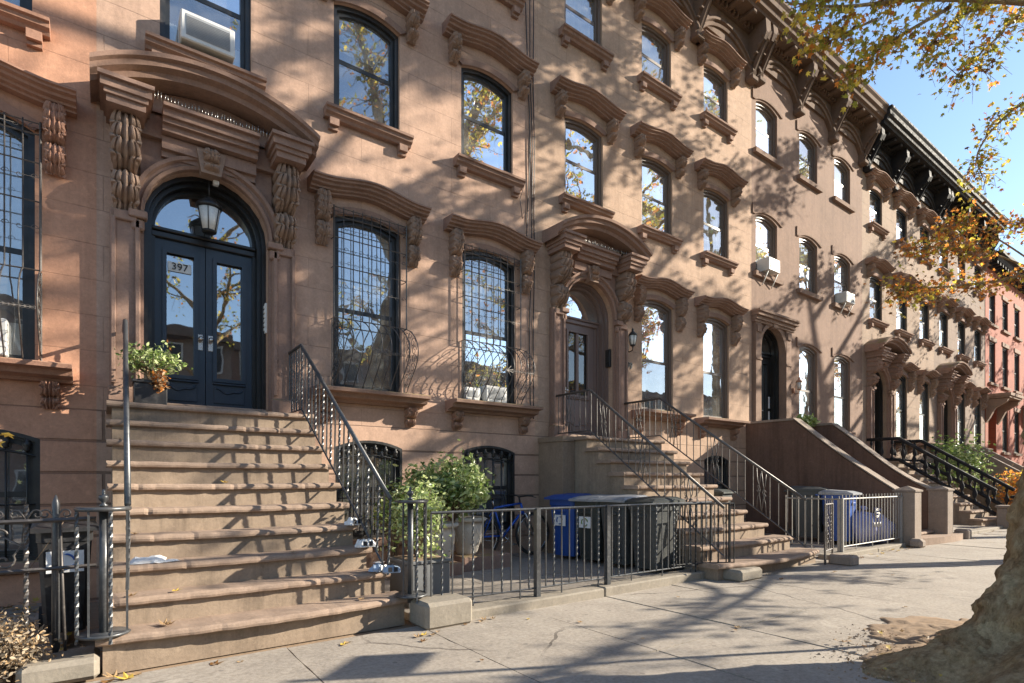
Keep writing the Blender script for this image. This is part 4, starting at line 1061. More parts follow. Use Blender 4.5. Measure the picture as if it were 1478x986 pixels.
# ------------------------------------------------------------------ window grilles on the parlour floor of 397 and of the left house
def belly_grille(x0, x1, z0, ztop, zbend, label, out=.36, scrolls=True):
    cx = (x0 + x1) / 2; y0 = YF - .10
    t = empty('window_grille', (cx, y0, z0)); tag(t, label, 'window grille')
    def curve(n=16):
        pts = []
        for i in range(n + 1):
            u = i / n; z = lerp(zbend, z0 + .02, u); o = out * (math.sin(PI * min(1, u ** .8 * 1.02)) ** 1.0) * (1 if u < .62 else 1 - .25 * ((u - .62) / .38))
            pts.append((y0 - o, z))
        return pts
    cv = curve()
    f = MB()
    for z in (ztop - .02, ztop - .13, lerp(zbend, ztop, .72), lerp(zbend, ztop, .46), zbend): f.tube([(x0, YF + .02, z), (x0, y0, z), (x1, y0, z), (x1, YF + .02, z)], .008, 4, smooth=False)
    for x in (x0, x1): f.tube([(x, y0, ztop), (x, y0, zbend)], .011, 4, smooth=False)
    f.build('grille_frame', 'iron_worn', t); f = MB()
    f.tube([(x0, YF - .02, z0 + .02), (x0, cv[-1][0] - .02, z0 + .02), (x1, cv[-1][0] - .02, z0 + .02), (x1, YF - .02, z0 + .02)], .009, 4, smooth=False)
    f.build('bottom_rail', 'iron_worn', t)
    n = 9
    for i in range(n):
        x = lerp(x0, x1, i / (n - 1)); b = MB()
        b.tube([(x, y0, ztop)] + [(x, y, z) for y, z in cv], .0072, 5); b.build('bar', 'iron_worn', t)
    s = MB()     # beaded cross band of little rings on the belly and at two heights above
    k = 8; yb, zb = cv[k]
    s.tube([(x0 + .02, yb - .008, zb), (x1 - .02, yb - .008, zb)], .003, 4)
    for zz in (lerp(zbend, ztop, .28), lerp(zbend, ztop, .62), ztop - .075): s.tube([(x0, y0 - .006, zz), (x1, y0 - .006, zz)], .003, 4)
    for i in range(28):
        x = lerp(x0 + .03, x1 - .03, i / 27); s.tube([(x + .019 * math.cos(a), yb - .008, zb + .019 * math.sin(a)) for a in [q * PI / 4 for q in range(9)]], .003, 4)
    for q in range(5):
        a = PI * q / 5 + .3; s.tube([(cx + .12 * math.cos(a), yb - .01, zb + .09 * math.sin(a)), (cx - .12 * math.cos(a), yb - .01, zb - .09 * math.sin(a))], .005, 4)
    for zz in (lerp(zbend, ztop, .28), lerp(zbend, ztop, .62)):
        for i in range(10):
            x = lerp(x0 + .05, x1 - .05, i / 9); s.tube(spiral((x, y0 - .006, zz), .035, .9, 0, ((1, 0, 0), (0, 0, 1)), 1 if i % 2 else -1, 10), .0035, 4)
    for i in range(8):
        x = lerp(x0 + .06, x1 - .06, i / 7); s.tube(spiral((x, y0 - .005, ztop - .075), .04, .8, PI / 2, ((1, 0, 0), (0, 0, 1)), 1 if i % 2 else -1, 9), .0035, 4)
    s.build('scroll_band', 'iron_worn', t)
    for sx, x in ((-1, x0), (1, x1)):
        p = MB()
        p.tube([(x, YF - .02, zbend)] + [(x, YF - .02, z0 + .02)], .008, 4, smooth=False)
        for i in range(2, 15, 2):
            y, z = cv[i]; d = YF - .03 - y
            for h, sg in ((.32, 1), (.72, -1)): p.tube(spiral((x, YF - .03 - d * h, z), min(.075, d * .24), 1.25, 0 if sg > 0 else PI, ((0, 1, 0), (0, 0, 1)), sg, 16), .0045, 4)
        p.build('scroll_panel', 'iron_worn', t)
    return t
belly_grille(2.40, 3.42, 2.42, 4.80, 3.35, 'wrought iron belly grille on the window just right of the blue doors')
belly_grille(4.37, 5.43, 2.42, 4.80, 3.35, 'wrought iron belly grille in front of window with white air conditioner, above bicycle')
belly_grille(-1.56, -.50, 2.38, 4.76, 3.30, 'wrought iron belly grille on the terracotta house at left edge')

# air conditioners
ac_unit(.68, 1.22, 6.10, 6.42, .20, 'white framed air conditioner in the window right above the blue doors')
ac_unit(4.80, 5.20, 2.46, 2.72, .04, 'white air conditioner low behind the belly grille above the bicycle')
ac_unit(4.42, 4.70, 2.46, 2.66, .03, 'small white fan box left of the air conditioner behind the belly grille')
ac_unit(12.75, 13.25, 6.25, 6.56, .22, 'white air conditioner on struts above the flat door hood of the plain house', True)
ac_unit(16.85, 17.38, 6.26, 6.56, .22, 'white air conditioner on struts, the farther of the two on the plain house', True)
ac_unit(-1.3, -.75, 2.44, 2.80, .05, 'grey white air conditioner behind grille at the left edge')

# lanterns
t = empty('hanging_lantern', (.985, YF + .02, 4.5)); tag(t, 'black framed lantern with white glass hanging in the arch over the blue doors', 'lantern')
b = MB(); b.tube([(.985, YF + .02, 4.74), (.985, YF + .02, 4.50)], .008, 6); b.lathe([(.02, .12), (.05, .10), (.13, .03), (.14, .0), (.13, -.02)], (.985, YF + .02, 4.40), 16)
b.lathe([(.075, 0), (.08, -.015), (.06, -.03), (.01, -.035)], (.985, YF + .02, 4.13), 16)
for k in range(6): a = k * PI / 3 + .3; b.tube([(.985 + .125 * math.cos(a), YF + .02 + .125 * math.sin(a), 4.38), (.985 + .078 * math.cos(a), YF + .02 + .078 * math.sin(a), 4.12)], .006, 4)
b.build('lantern_frame', 'iron_dark', t)
b = MB(); b.lathe([(.118, .0), (.072, -.25)], (.985, YF + .02, 4.375), 16); b.build('lantern_glass', 'opal', t)
def wall_lantern(x, z, label, mat):
    t = empty('wall_lantern', (x, YF, z)); tag(t, label, 'lantern'); y = YF - .17
    b = MB(); b.lathe([(.04, -.06), (.045, 0), (.04, .06)], (x, YF - .01, z - .02), 8); b.tube([(x, YF, z - .05), (x, YF - .08, z - .12), (x, y, z - .10), (x, y, z - .03)], .011, 6)
    b.lathe([(.03, -.03), (.05, -.01), (.05, 0)], (x, y, z), 8); b.lathe([(.085, .17), (.07, .21), (.02, .26), (.025, .28), (.005, .32)], (x, y, z), 8)
    for k in range(6): a = k * PI / 3; b.tube([(x + .05 * math.cos(a), y + .05 * math.sin(a), z), (x + .08 * math.cos(a), y + .08 * math.sin(a), z + .17)], .005, 4)
    b.build('lantern_frame', mat, t)
    g = MB(); g.lathe([(.045, .002), (.075, .168)], (x, y, z), 8); g.build('lantern_glass', 'opal', t)
wall_lantern(8.02, 3.78, 'small black wall lantern between the grey brown door and the next window', 'iron_dark')
wall_lantern(14.28, 3.55, 'reddish brown wall lantern beside the arched door of the plain house', 'trim_red')
t = MB(); t.tube([(1.05, YF + .0, 4.76), (1.05, YF + .0, 4.70)], .012, 8); t.bbox((1.02, YF - .05, 4.66), (1.08, YF + .02, 4.72), .01); tag(t.build('security_camera', 'white'), 'tiny white camera under the arch beside the hanging lantern', 'camera')

# cables down the facade
cb = MB(); r3 = random.Random(8)
for x, w in ((5.70, .03), (5.62, .05), (5.76, .01)):
    pts = []; z = 11.0
    while z > (2.2 if x > 5.65 else 4.8): pts.append((x + w * math.sin(z * 1.1 + x * 9), YF - .022 - .008 * math.sin(z * 3), z)); z -= .25
    cb.tube(pts, .009, 5)
cb.tube([(5.60, YF - .03, 6.2), (5.45, YF - .05, 5.8), (5.5, YF - .05, 5.5), (5.66, YF - .03, 5.7)], .006, 5)
tag(cb.build('facade_cable', 'iron_dark'), 'black cables running down the joint between 397 and the tan house', 'cable')

# ------------------------------------------------------------------ railings and fences
rl = stair_railing('black iron railing with twisted balusters, seen edge on at the left of the 397 stoop',
    [(.17, YF - .15, 2.80), (.17, 6.62, 2.80), (.13, 4.52, 1.08)], [(.17, YF - .15, 2.06), (.17, 6.6, 2.06), (.15, 5.0, .82), (.13, 4.6, .50)], 'iron')
curl_newel(rl, .0, 4.50, .14, 1.06, .2, -.2, -PI - .4)
rr_ = stair_railing('black iron railing with twisted balusters, right side of the 397 stoop',
    [(1.84, YF - .13, 2.80), (1.84, 6.62, 2.80), (2.0, 4.5, 1.08)], [(1.84, YF - .13, 2.06), (1.84, 6.6, 2.06), (1.96, 5.0, .80), (2.0, 4.55, .42)], 'iron', step=.105)
curl_newel(rr_, 2.15, 4.42, .14, 1.06, .2, PI + .4, 2 * PI + .6)
for rt, lab in (((6.17, 7.87), 0),):
    stair_railing('slim grey iron railing with scroll motifs, left side of the middle stoop',
        [(6.17, YF - .05, 2.66), (6.17, 6.33, 2.66), (6.17, 3.98, .90)], [(6.17, YF - .05, 2.02), (6.17, 6.33, 2.02), (6.17, 3.98, .30)], 'iron_worn', .125, 'none', None, (6, 3), .007)
    stair_railing('slim grey iron railing with scroll motifs, right side of the middle stoop',
        [(7.87, YF - .05, 2.67), (7.87, 6.33, 2.67), (7.95, 3.85, .96)], [(7.87, YF - .05, 2.02), (7.87, 6.33, 2.02), (7.95, 3.85, .30)], 'iron_worn', .125, 'none', None, (6, 3), .007)

def fence(label, pts, ztop, zbot, mat, step=.11, posts=(), twist=0, overs=0.0, postr=.018, r=.008, zground=.08):
    t = empty('areaway_fence', (pts[0][0], pts[0][1], zground)); tag(t, label, 'fence')
    P3 = [(x, y, ztop) for x, y in pts]; B3 = [(x, y, zbot) for x, y in pts]
    a = MB(); a.tube(P3, .013, 4, smooth=False, rot=PI / 4); a.build('top_rail', mat, t)
    a = MB(); a.tube(B3, .009, 4, smooth=False, rot=PI / 4); a.build('bottom_rail', mat, t)
    L = pl_len(P3); n = int(L / step)
    for i in range(n + 1):
        p = pl_at(P3, L * i / n); b = MB(); long = (i % 5 == 4)
        bar_path(b, (p.x, p.y, zbot if not long else zground), (p.x, p.y, ztop + overs), r, bool(twist) and i % twist == 1); b.build('baluster', mat, t)
    for d in posts:
        p = pl_at(P3, d); b = MB(); b.box((p.x - postr, p.y - postr, zground - .08), (p.x + postr, p.y + postr, ztop + .01)); b.build('post', mat, t)
    return t
fence('low black fence with some twisted bars in front of the bicycle and bins', [(2.32, 4.36), (3.5, 4.31), (5.0, 4.31), (6.34, 4.27)], .955, .17, 'iron', .105, (1.16, 2.15), 3, 0, .026)
fence('short dark fence return beside the lowest steps of the middle stoop', [(5.55, 4.32), (6.05, 4.22), (6.42, 4.0)], .945, .2, 'iron_dark', .1, (.88,), 3, 0, .012)
f3 = fence('pale grey picket fence with a round crest in front of blue bin and bags', [(9.62, 4.08), (12.06, 4.08)], .93, .16, 'iron_pale', .125, (0, 2.44), 0, .07, .02)
cr = MB()
for rad in (.10, .07): cr.tube([(10.9 + rad * math.cos(a), 4.055, .66 + rad * .75 * math.sin(a)) for a in [q * PI / 8 for q in range(17)]], .008, 5)
cr.tube([(10.8, 4.055, .66), (11.0, 4.055, .66)], .01, 5)
for k in (-1, 0, 1): cr.tube([(10.9 + k * .12, 4.055, .5), (10.9 + k * .12, 4.055, .42)], .012, 5)
cr.build('crest', 'iron_pale', f3)
fence('open narrow gate leaf standing edge on at the left end of the pale picket fence', [(9.60, 4.12), (9.52, 4.95)], .93, .16, 'iron_pale', .1, (0,), 0, .05, .02)
g2 = fence('narrow dark gate with scrollwork at the foot of the middle stoop railing', [(8.50, 3.84), (8.92, 3.92)], .88, .2, 'iron_worn', .1, (0, .42), 0, .06, .012)
s = MB()
for k in range(4):
    for sg in (1, -1): s.tube(spiral((8.7 + sg * .05, 3.87, .35 + k * .12), .045, 1.1, 0, ((1, .19, 0), (0, 0, 1)), sg, 12), .005, 4)
s.build('scroll_panel', 'iron_worn', g2)

# left scroll fence and gate
t = empty('scroll_fence', (-.25, 4.66, .1)); tag(t, 'old scrolled iron fence with curled tops at the lower left corner', 'fence')
m = MB(); m.tube([(-1.6, 4.66, .97), (-.04, 4.62, .99)], .014, 4, smooth=False, rot=PI / 4); m.build('top_rail', 'iron_worn', t)
m = MB(); m.tube([(-1.6, 4.66, .66), (-.04, 4.62, .68)], .012, 4, smooth=False, rot=PI / 4); m.build('bottom_rail', 'iron_worn', t)
for x in (-1.0, -.78, -.58, -.395, -.25):
    if x < -.3: m = MB(); bar_path(m, (x, 4.66, .1), (x, 4.66, 1.09), .011, True); m.build('baluster', 'iron_worn', t)
    s = MB()
    for sg in (-1, 1):
        s.tube([(x, 4.65, .99), (x + sg * .015, 4.65, 1.02)] + [tuple(v) for v in spiral((x + sg * .052, 4.65, 1.025), .032, 1.0, PI / 2 + sg * .6, ((1, 0, 0), (0, 0, 1)), -sg, 12)], .006, 5)
    s.build('curled_top', 'iron_worn', t)
m = MB(); m.tube([(-.25, 4.66, .04), (-.25, 4.66, 1.10), (-.25, 4.66, 1.12), (-.25, 4.66, 1.15)], [.022, .022, .014, .004], 8); m.build('post', 'iron', t)
m = MB(); m.tube([(-.20, 4.66, .04), (-.23, 4.66, 1.0)], .009, 6); m.build('gate_strut', 'iron_worn', t)
s = MB()
for x in (-.67, -.48):
    s.tube(spiral((x - .05, 4.655, .90), .05, 1.1, 0, ((1, 0, 0), (0, 0, 1)), 1, 14) + [Vector((x + .06, 4.655, .83))] + spiral((x - .02, 4.655, .74), .055, 1.1, .6, ((1, 0, 0), (0, 0, 1)), -1, 14), .007, 5)
s.build('scroll_panel', 'iron_worn', t)
def block(name, a, b, label, bev=.03, mat='kerbstone'):
    m = MB(); m.bbox(a, b, bev); return tag(m.build(name, mat), label, 'stone block')
block('stone_block', (2.14, 4.10, -.01), (2.60, 4.44, .22), 'worn pale stone block at the foot of the 397 stoop, right end', .03)
block('stone_block', (-.42, 4.36, -.01), (-.02, 4.72, .13), 'low brown stone block under the iron gate, left of the 397 stoop', .03)
block('stone_block', (-1.3, 4.95, -.01), (-.60, 5.3, .42), 'upright stone block cut off by left edge behind the dry plant', .03)
block('stone_block', (6.22, 3.78, -.01), (6.72, 4.06, .14), 'low stone block at the left foot of middle stoop', .03)
block('stone_block', (8.62, 3.52, -.01), (8.86, 3.86, .15), 'dark stone block at the right end of middle stoop bottom step', .03, 'pillar')

# black turned baluster railings of the pale hooded house
def baluster_railing(x, label, ytop=6.4, ztop=2.45, yb=4.2, zb=.95):
    t = empty('baluster_railing', (x, yb, 0)); tag(t, label, 'railing')
    top = [(x, YF - .02, ztop), (x, ytop, ztop), (x, yb, zb)]
    h = MB(); h.tube(top, .05, 8); h.build('handrail', 'cornice_black', t)
    b = MB(); low = [(x, YF - .02, ztop - .62), (x, ytop, ztop - .62), (x, yb, zb - .62)]; b.tube(low, .05, 4, smooth=False, rot=PI / 4); b.build('bottom_rail', 'cornice_black', t)
    L = pl_len(top)
    for i in range(11):
        p = pl_at(top, L * (i + .4) / 11); z0 = p.z - .60; m = MB()
        m.lathe([(.045, 0), (.045, .05), (.02, .08), (.03, .12), (.06, .2), (.055, .26), (.02, .36), (.018, .42), (.035, .46), (.04, .5), (.025, .53), (.04, .58)], (x, p.y, z0), 8); m.build('baluster', 'cornice_black', t)
    return t
baluster_railing(18.72, 'black stoop railing with turned balusters, the nearer of the pair at right')
baluster_railing(20.48, 'black stoop railing with turned balusters, the farther of the pair at right')
t = empty('stone_pedestal', (18.72, 4.0, 0)); tag(t, 'pale stone pedestal at the foot of the black turned balusters', 'pedestal')
m = MB(); m.bbox((18.5, 3.75, -.02), (19.0, 4.15, .52), .02); m.build('pedestal_body', 'pillar', t); m = MB(); m.bbox((18.47, 3.72, .52), (19.03, 4.18, .58), .015); m.build('pedestal_cap', 'pillar', t)
t = empty('stone_pedestal', (20.5, 4.0, 0)); tag(t, 'dark cast iron pedestal box at the foot of the farther baluster railing', 'pedestal')
m = MB(); m.bbox((20.3, 3.85, -.02), (20.75, 4.2, .72), .02); m.build('pedestal_body', 'cornice_black', t); m = MB(); m.bbox((20.26, 3.8, .72), (20.8, 4.25, .8), .015); m.build('pedestal_cap', 'cornice_black', t)
for xx, lab in ((24.9, 'grey stone balustrade on the stoop of the farthest brown house, near side'), (26.6, 'grey stone balustrade on the stoop of the farthest brown house, far side')):
    t = empty('stone_balustrade', (xx, 5, 0)); tag(t, lab, 'balustrade')
    m = MB(); m.prism([(YF - .01, 1.2), (YF - .01, 2.5), (6.4, 2.5), (4.5, 1.2), (4.5, 0), (4.9, 0), (6.6, 1.2)], 'x', xx, xx + .18); m.build('balustrade_wall', 'pillar', t)
    m = MB(); m.bbox((xx - .06, 4.2, 0), (xx + .26, 4.52, 1.45), .02); m.build('end_post', 'pillar', t)

# ------------------------------------------------------------------ bins, bicycle, pots
def wheeled_bin(label, x, y, rot, mat, lidmat, sc=(1, 1, 1), sign=None, z=.06, open_=0):
    t = empty('wheeled_bin', (x, y, z)); tag(t, label, 'bin')
    W_, D_, H_ = .27 * sc[0], .30 * sc[1], .93 * sc[2]
    b = MB(); vs = []; rings = [(.74, .72, .05), (.82, .80, .35), (.94, .93, .80), (.95, .94, .84), (1.0, 1.0, .845), (1.0, 1.0, .93)]
    cf = .82
    for a, d, hz in rings:
        w = W_ * a; dd = D_ * d; zz = hz * H_ / .93
        for (px, py) in ((-1, -cf), (-cf, -1), (cf, -1), (1, -cf), (1, cf), (cf, 1), (-cf, 1), (-1, cf)): vs.append((px * w, py * dd, zz))
    fs = [tuple(range(7, -1, -1))]
    for i in range(len(rings) - 1): fs += [(i * 8 + k, i * 8 + (k + 1) % 8, (i + 1) * 8 + (k + 1) % 8, (i + 1) * 8 + k) for k in range(8)]
    fs.append(tuple((len(rings) - 1) * 8 + k for k in range(8))); b.add(vs, fs)
    for k in (-.5, 0, .5): b.prism([(k * W_ - .012, -D_ * .80 - .004), (k * W_ + .012, -D_ * .80 - .004), (k * W_ + .012, -D_ * .7), (k * W_ - .012, -D_ * .7)], 'z', .12, .62 * sc[2])
    b.bbox((-.10, -D_ * .93 - .02, .74 * sc[2]), (.10, -D_ * .80, .79 * sc[2]), .008)
    l = MB(); z1 = H_ + .002
    l.add([(-W_ - .03, -D_ - .05, z1), (W_ + .03, -D_ - .05, z1), (W_ + .03, D_ + .02, z1), (-W_ - .03, D_ + .02, z1), (-W_ - .03, -D_ - .05, z1 + .03), (W_ + .03, -D_ - .05, z1 + .03), (W_ + .03, D_ + .02, z1 + .05), (-W_ - .03, D_ + .02, z1 + .05), (-W_ * .8, -D_ * .7, z1 + .07), (W_ * .8, -D_ * .7, z1 + .07), (W_ * .8, D_ * .8, z1 + .09), (-W_ * .8, D_ * .8, z1 + .09)],
          [(0, 3, 2, 1), (0, 1, 5, 4), (1, 2, 6, 5), (2, 3, 7, 6), (3, 0, 4, 7), (4, 5, 9, 8), (5, 6, 10, 9), (6, 7, 11, 10), (7, 4, 8, 11), (8, 9, 10, 11)])
    hd = MB(); hd.tube([(-W_ + .03, D_ + .02, H_ - .02), (-W_ + .03, D_ + .09, H_ - .01), (W_ - .03, D_ + .09, H_ - .01), (W_ - .03, D_ + .02, H_ - .02)], .014, 8)
    parts = [('bin_body', b, mat), ('lid', l, lidmat), ('handle', hd, mat)]
    for sx in (-1, 1):
        w = MB(); n = 16
        for (r_, xa, xb) in ((.10, 0, .05),):
            vs = [(sx * (W_ - .06) + q * sx, D_ - .03 + r_ * math.cos(2 * PI * k / n), .10 + r_ * math.sin(2 * PI * k / n)) for q in (xa, xb) for k in range(n)]
            w.add(vs, [tuple(range(n)), tuple(range(2 * n - 1, n - 1, -1))] + [(k, (k + 1) % n, n + (k + 1) % n, n + k) for k in range(n)])
        parts.append(('wheel', w, 'rubber'))
    c, s_ = math.cos(rot), math.sin(rot)
    for nm, mb, mt in parts:
        mb.v = [(px * c - py * s_ + x, px * s_ + py * c + y, pz + z) for px, py, pz in mb.v]; mb.build(nm, mt, t)
    if sign:
        n = (math.sin(rot), -math.cos(rot), 0); xd = (math.cos(rot), math.sin(rot), 0)
        fx, fy = x + n[0] * (D_ * .97 + .012), y + n[1] * (D_ * .97 + .012)
        m = MB(); q = .11
        m.add([(fx + xd[0] * a, fy + xd[1] * a, z + zz) for a, zz in ((-q, .50), (q, .50), (q, .66), (-q, .66))], [(0, 1, 2, 3)])
        lb_ = m.build('recycling_label', 'paper', t)
        r_ = MB()
        for k in range(3):
            a0 = k * 2 * PI / 3 + .2; pts = [(fx + n[0] * .004 + xd[0] * .055 * math.cos(a0 + u * .25), fy + n[1] * .004 + xd[1] * .055 * math.cos(a0 + u * .25), z + .58 + .055 * math.sin(a0 + u * .25)) for u in range(7)]
            r_.tube(pts, [.009] * 6 + [.001], 4)
        r_.build('recycling_arrows', sign, lb_)
    return t
wheeled_bin('blue wheeled bin at the left end of the bin row by the middle stoop', 5.74, 6.30, -PI / 2 + .15, 'bin_blue', 'bin_blue', (.9, .85, .95), 'signblue')
wheeled_bin('dark bin directly right of the blue bin, with a scuffed white-edged lid', 5.78, 5.78, -PI / 2 + .08, 'bin_dark', 'bin_lid', (.9, .88, .94), 'leaf_green')
wheeled_bin('charcoal bin third along the row behind the black fence', 5.78, 5.27, -PI / 2 + .02, 'bin_grey', 'bin_lid', (.9, .88, .95))
wheeled_bin('charcoal bin at the right end of the row, nearest the steps', 5.80, 4.76, -PI / 2 - .06, 'bin_grey', 'bin_dark', (.9, .88, .94))
wheeled_bin('dark grey bin left of the blue bin behind the pale picket fence', 11.35, 5.45, .3, 'bin_grey', 'bin_grey', (1.05, 1, 1.04))
wheeled_bin('bright blue bin behind the left end of the pale picket fence', 11.15, 4.78, .1, 'bin_blue', 'bin_lid', (.85, .85, .97), None)
wheeled_bin('dark bin under the right railing of the middle stoop', 9.2, 6.2, .2, 'bin_dark', 'bin_dark', (1, 1, 1))
wheeled_bin('black bin with blue and white recycling label behind the left gate', -.24, 5.5, .05, 'pot_black', 'pot_black', (.62, .7, .86), 'signblue')
wheeled_bin('pale blue tub bin behind the second brown pillar', 14.75, 4.55, .1, 'paper_blue', 'paper_blue', (.9, .9, 1.0))

def blob(mb, c, rx, ry, rz, seed, n=14, m=10, amp=.18):
    r = random.Random(seed); ph = [r.uniform(0, 6) for _ in range(6)]; vs = []
    for i in range(m + 1):
        th = PI * i / m
        for k in range(n):
            a = 2 * PI * k / n; d = 1 + amp * math.sin(3 * a + ph[0] + th * 2) * math.sin(th) + amp * .6 * math.sin(5 * a + ph[1] - th * 3) * math.sin(th) + amp * .3 * math.sin(9 * a + 4 * th + ph[2])
            vs.append((c[0] + rx * d * math.sin(th) * math.cos(a), c[1] + ry * d * math.sin(th) * math.sin(a), c[2] + rz * d * math.cos(th)))
    fs = [(i * n + k, i * n + (k + 1) % n, (i + 1) * n + (k + 1) % n, (i + 1) * n + k) for i in range(m) for k in range(n)]
    mb.add(vs, fs, 0, True)
for i, (x, y, s_, lab) in enumerate(((11.45, 4.5, .30, 'purple blue recycling bag just right of the bright blue bin'), (11.85, 4.42, .28, 'purple blue recycling bag in the middle behind the picket fence'), (11.7, 4.95, .36, 'purple blue recycling bag farthest back behind the picket fence'))):
    m = MB(); blob(m, (x, y, .06 + s_ * .92), s_, s_ * .9, s_, 20 + i); m.tube([(x, y, .06 + s_ * 1.75), (x + .02, y, .06 + s_ * 2.05), (x + .05, y, .06 + s_ * 2.2)], [.06, .02, .07], 8)
    tag(m.build('rubbish_bag', 'bag'), lab, 'bag', 'recycling bags behind the picket fence')

# bicycle leaning by the wall
t = empty('bicycle', (5.0, 6.9, .06)); tag(t, 'blue bicycle parked against the wall below the grilled basement window', 'bicycle')
def wheel(cx_, cz, r, y, parent):
    m = MB(); m.tube([(cx_ + r * math.cos(a), y, cz + r * math.sin(a)) for a in [k * PI / 18 for k in range(37)]], .019, 8); w = m.build('wheel', 'rubber', parent)
    m = MB(); m.tube([(cx_ + (r - .028) * math.cos(a), y, cz + (r - .028) * math.sin(a)) for a in [k * PI / 18 for k in range(37)]], .010, 6); m.build('rim', 'chrome', w)
    m = MB(); m.tube([(cx_, y - .05, cz), (cx_, y + .05, cz)], .02, 8)
    for k in range(18): a = k * PI / 9; m.tube([(cx_, y + (.025 if k % 2 else -.025), cz), (cx_ + (r - .03) * math.cos(a), y, cz + (r - .03) * math.sin(a))], .0016, 3)
    m.build('spokes', 'chrome', w)
by = 6.88; wz = .06 + .34; rx_, fx_ = 4.48, 5.46
wheel(rx_, wz, .32, by, t); wheel(fx_, wz, .32, by, t)
m = MB(); bb = (4.88, by, wz - .02); seat = (4.72, by, wz + .42); hd1 = (5.22, by, wz + .48); hd0 = (5.26, by, wz + .36)
for a, b_, r_ in ((bb, seat, .017), (seat, hd1, .017), (bb, hd0, .021), (hd1, (5.28, by, wz + .30), .02)): m.tube([a, b_], r_, 10)
for sg in (-1, 1):
    m.tube([(rx_, by + sg * .06, wz), (4.80, by + sg * .03, wz)] + [bb], .010, 6); m.tube([(rx_, by + sg * .06, wz), (4.72, by + sg * .02, wz + .40)], .009, 6)
m.build('frame', 'bike', t)
m = MB()
for sg in (-1, 1): m.tube([(5.28, by + sg * .05, wz + .31), (5.34, by + sg * .055, wz + .2), (fx_, by + sg * .055, wz)], .014, 8)
m.tube([(5.28, by - .06, wz + .31), (5.28, by + .06, wz + .31)], .016, 8); m.build('fork', 'chrome', t)
m = MB(); m.tube([(5.21, by, wz + .48), (5.19, by, wz + .58)], .014, 8); m.tube([(5.22, by - .30, wz + .60), (5.24, by - .15, wz + .60), (5.19, by, wz + .58), (5.24, by + .15, wz + .60), (5.22, by + .30, wz + .60)], .013, 8); m.tube([(5.24, by - .2, wz + .6), (5.34, by - .24, wz + .57)], .006, 6); m.build('handlebar', 'rubber', t)
m = MB(); m.tube([(4.72, by, wz + .40), (4.69, by, wz + .56)], .012, 8); m.build('seat_post', 'chrome', t)
m = MB(); m.add([(4.55, by - .075, wz + .58), (4.55, by + .075, wz + .58), (4.66, by + .07, wz + .575), (4.85, by + .015, wz + .57), (4.85, by - .015, wz + .57), (4.66, by - .07, wz + .575), (4.56, by - .06, wz + .62), (4.56, by + .06, wz + .62), (4.66, by + .045, wz + .61), (4.84, by + .01, wz + .595), (4.84, by - .01, wz + .595), (4.66, by - .045, wz + .61)],
    [(0, 1, 2, 3, 4, 5), (6, 7, 8, 9, 10, 11)] + [(i, (i + 1) % 6, 6 + (i + 1) % 6, 6 + i) for i in range(6)], 0); m.build('saddle', 'rubber', t)
m = MB(); m.tube([(4.88 + .08 * math.cos(a), by - .05, wz - .02 + .08 * math.sin(a)) for a in [k * PI / 8 for k in range(17)]], .006, 5); m.tube([(4.88, by - .06, wz - .02), (5.0, by - .07, wz - .13)], .009, 6); m.tube([(4.88, by + .06, wz - .02), (4.76, by + .07, wz + .09)], .009, 6)
m.bbox((4.96, by - .15, wz - .145), (5.04, by - .07, wz - .12), .005); m.tube([(4.88, by - .05, wz + .06), (rx_, by - .05, wz + .04)], .004, 4); m.tube([(4.88, by - .05, wz - .10), (rx_, by - .05, wz - .04)], .004, 4); m.build('crank', 'chrome', t)

# ------------------------------------------------------------------ foliage helpers
LOBE = []
for k in range(5):
    a = R(-108 + 54 * k + 90); LOBE.append((math.cos(a) * (1.0 if k == 2 else (.86 if k in (1, 3) else .6)), math.sin(a) * (1.0 if k == 2 else (.86 if k in (1, 3) else .6))))
    if k < 4: b = a + R(27); LOBE.append((math.cos(b) * .40, math.sin(b) * .40))
LOBE = [(0, -.42)] + LOBE          # stalk end first
def leaf(mb, c, size, r, mi=0, lobed=True, hang=.35):
    u = Vector((r.gauss(0, 1), r.gauss(0, 1), r.gauss(0, 1) * .6 - hang)).normalized()
    v = Vector((r.gauss(0, 1), r.gauss(0, 1), r.gauss(0, 1))); v = (v - u * v.dot(u)).normalized(); w = u.cross(v)
    c = Vector(c)
    if lobed:
        vs = [c + (v * x + u * y + w * (abs(x) * .25)) * size * .5 for x, y in LOBE]; mb.add(vs, [tuple(range(len(vs)))], mi)
    else:
        vs = [c + (v * x + u * y + w * (abs(x) * .3)) * size for x, y in ((0, -.5), (.2, -.15), (.22, .15), (0, .5), (-.22, .15), (-.2, -.15))]; mb.add(vs, [(0, 1, 2, 3), (0, 3, 4, 5)], mi)
def bez(pts, n):
    """smooth polyline through control points (Catmull-Rom)"""
    P = [Vector(p) for p in pts]; P = [P[0] * 2 - P[1]] + P + [P[-1] * 2 - P[-2]]; out = []
    for i in range(1, len(P) - 2):
        for k in range(n):
            t = k / n; a, b, c, d = P[i - 1], P[i], P[i + 1], P[i + 2]
            out.append(.5 * ((2 * b) + (c - a) * t + (2 * a - 5 * b + 4 * c - d) * t * t + (3 * b - 3 * c + d - a) * t ** 3))
    out.append(P[-2]); return out
def pick(r, ws):
    x = r.random() * sum(ws)
    for i, w in enumerate(ws):
        x -= w
        if x < 0: return i
    return len(ws) - 1
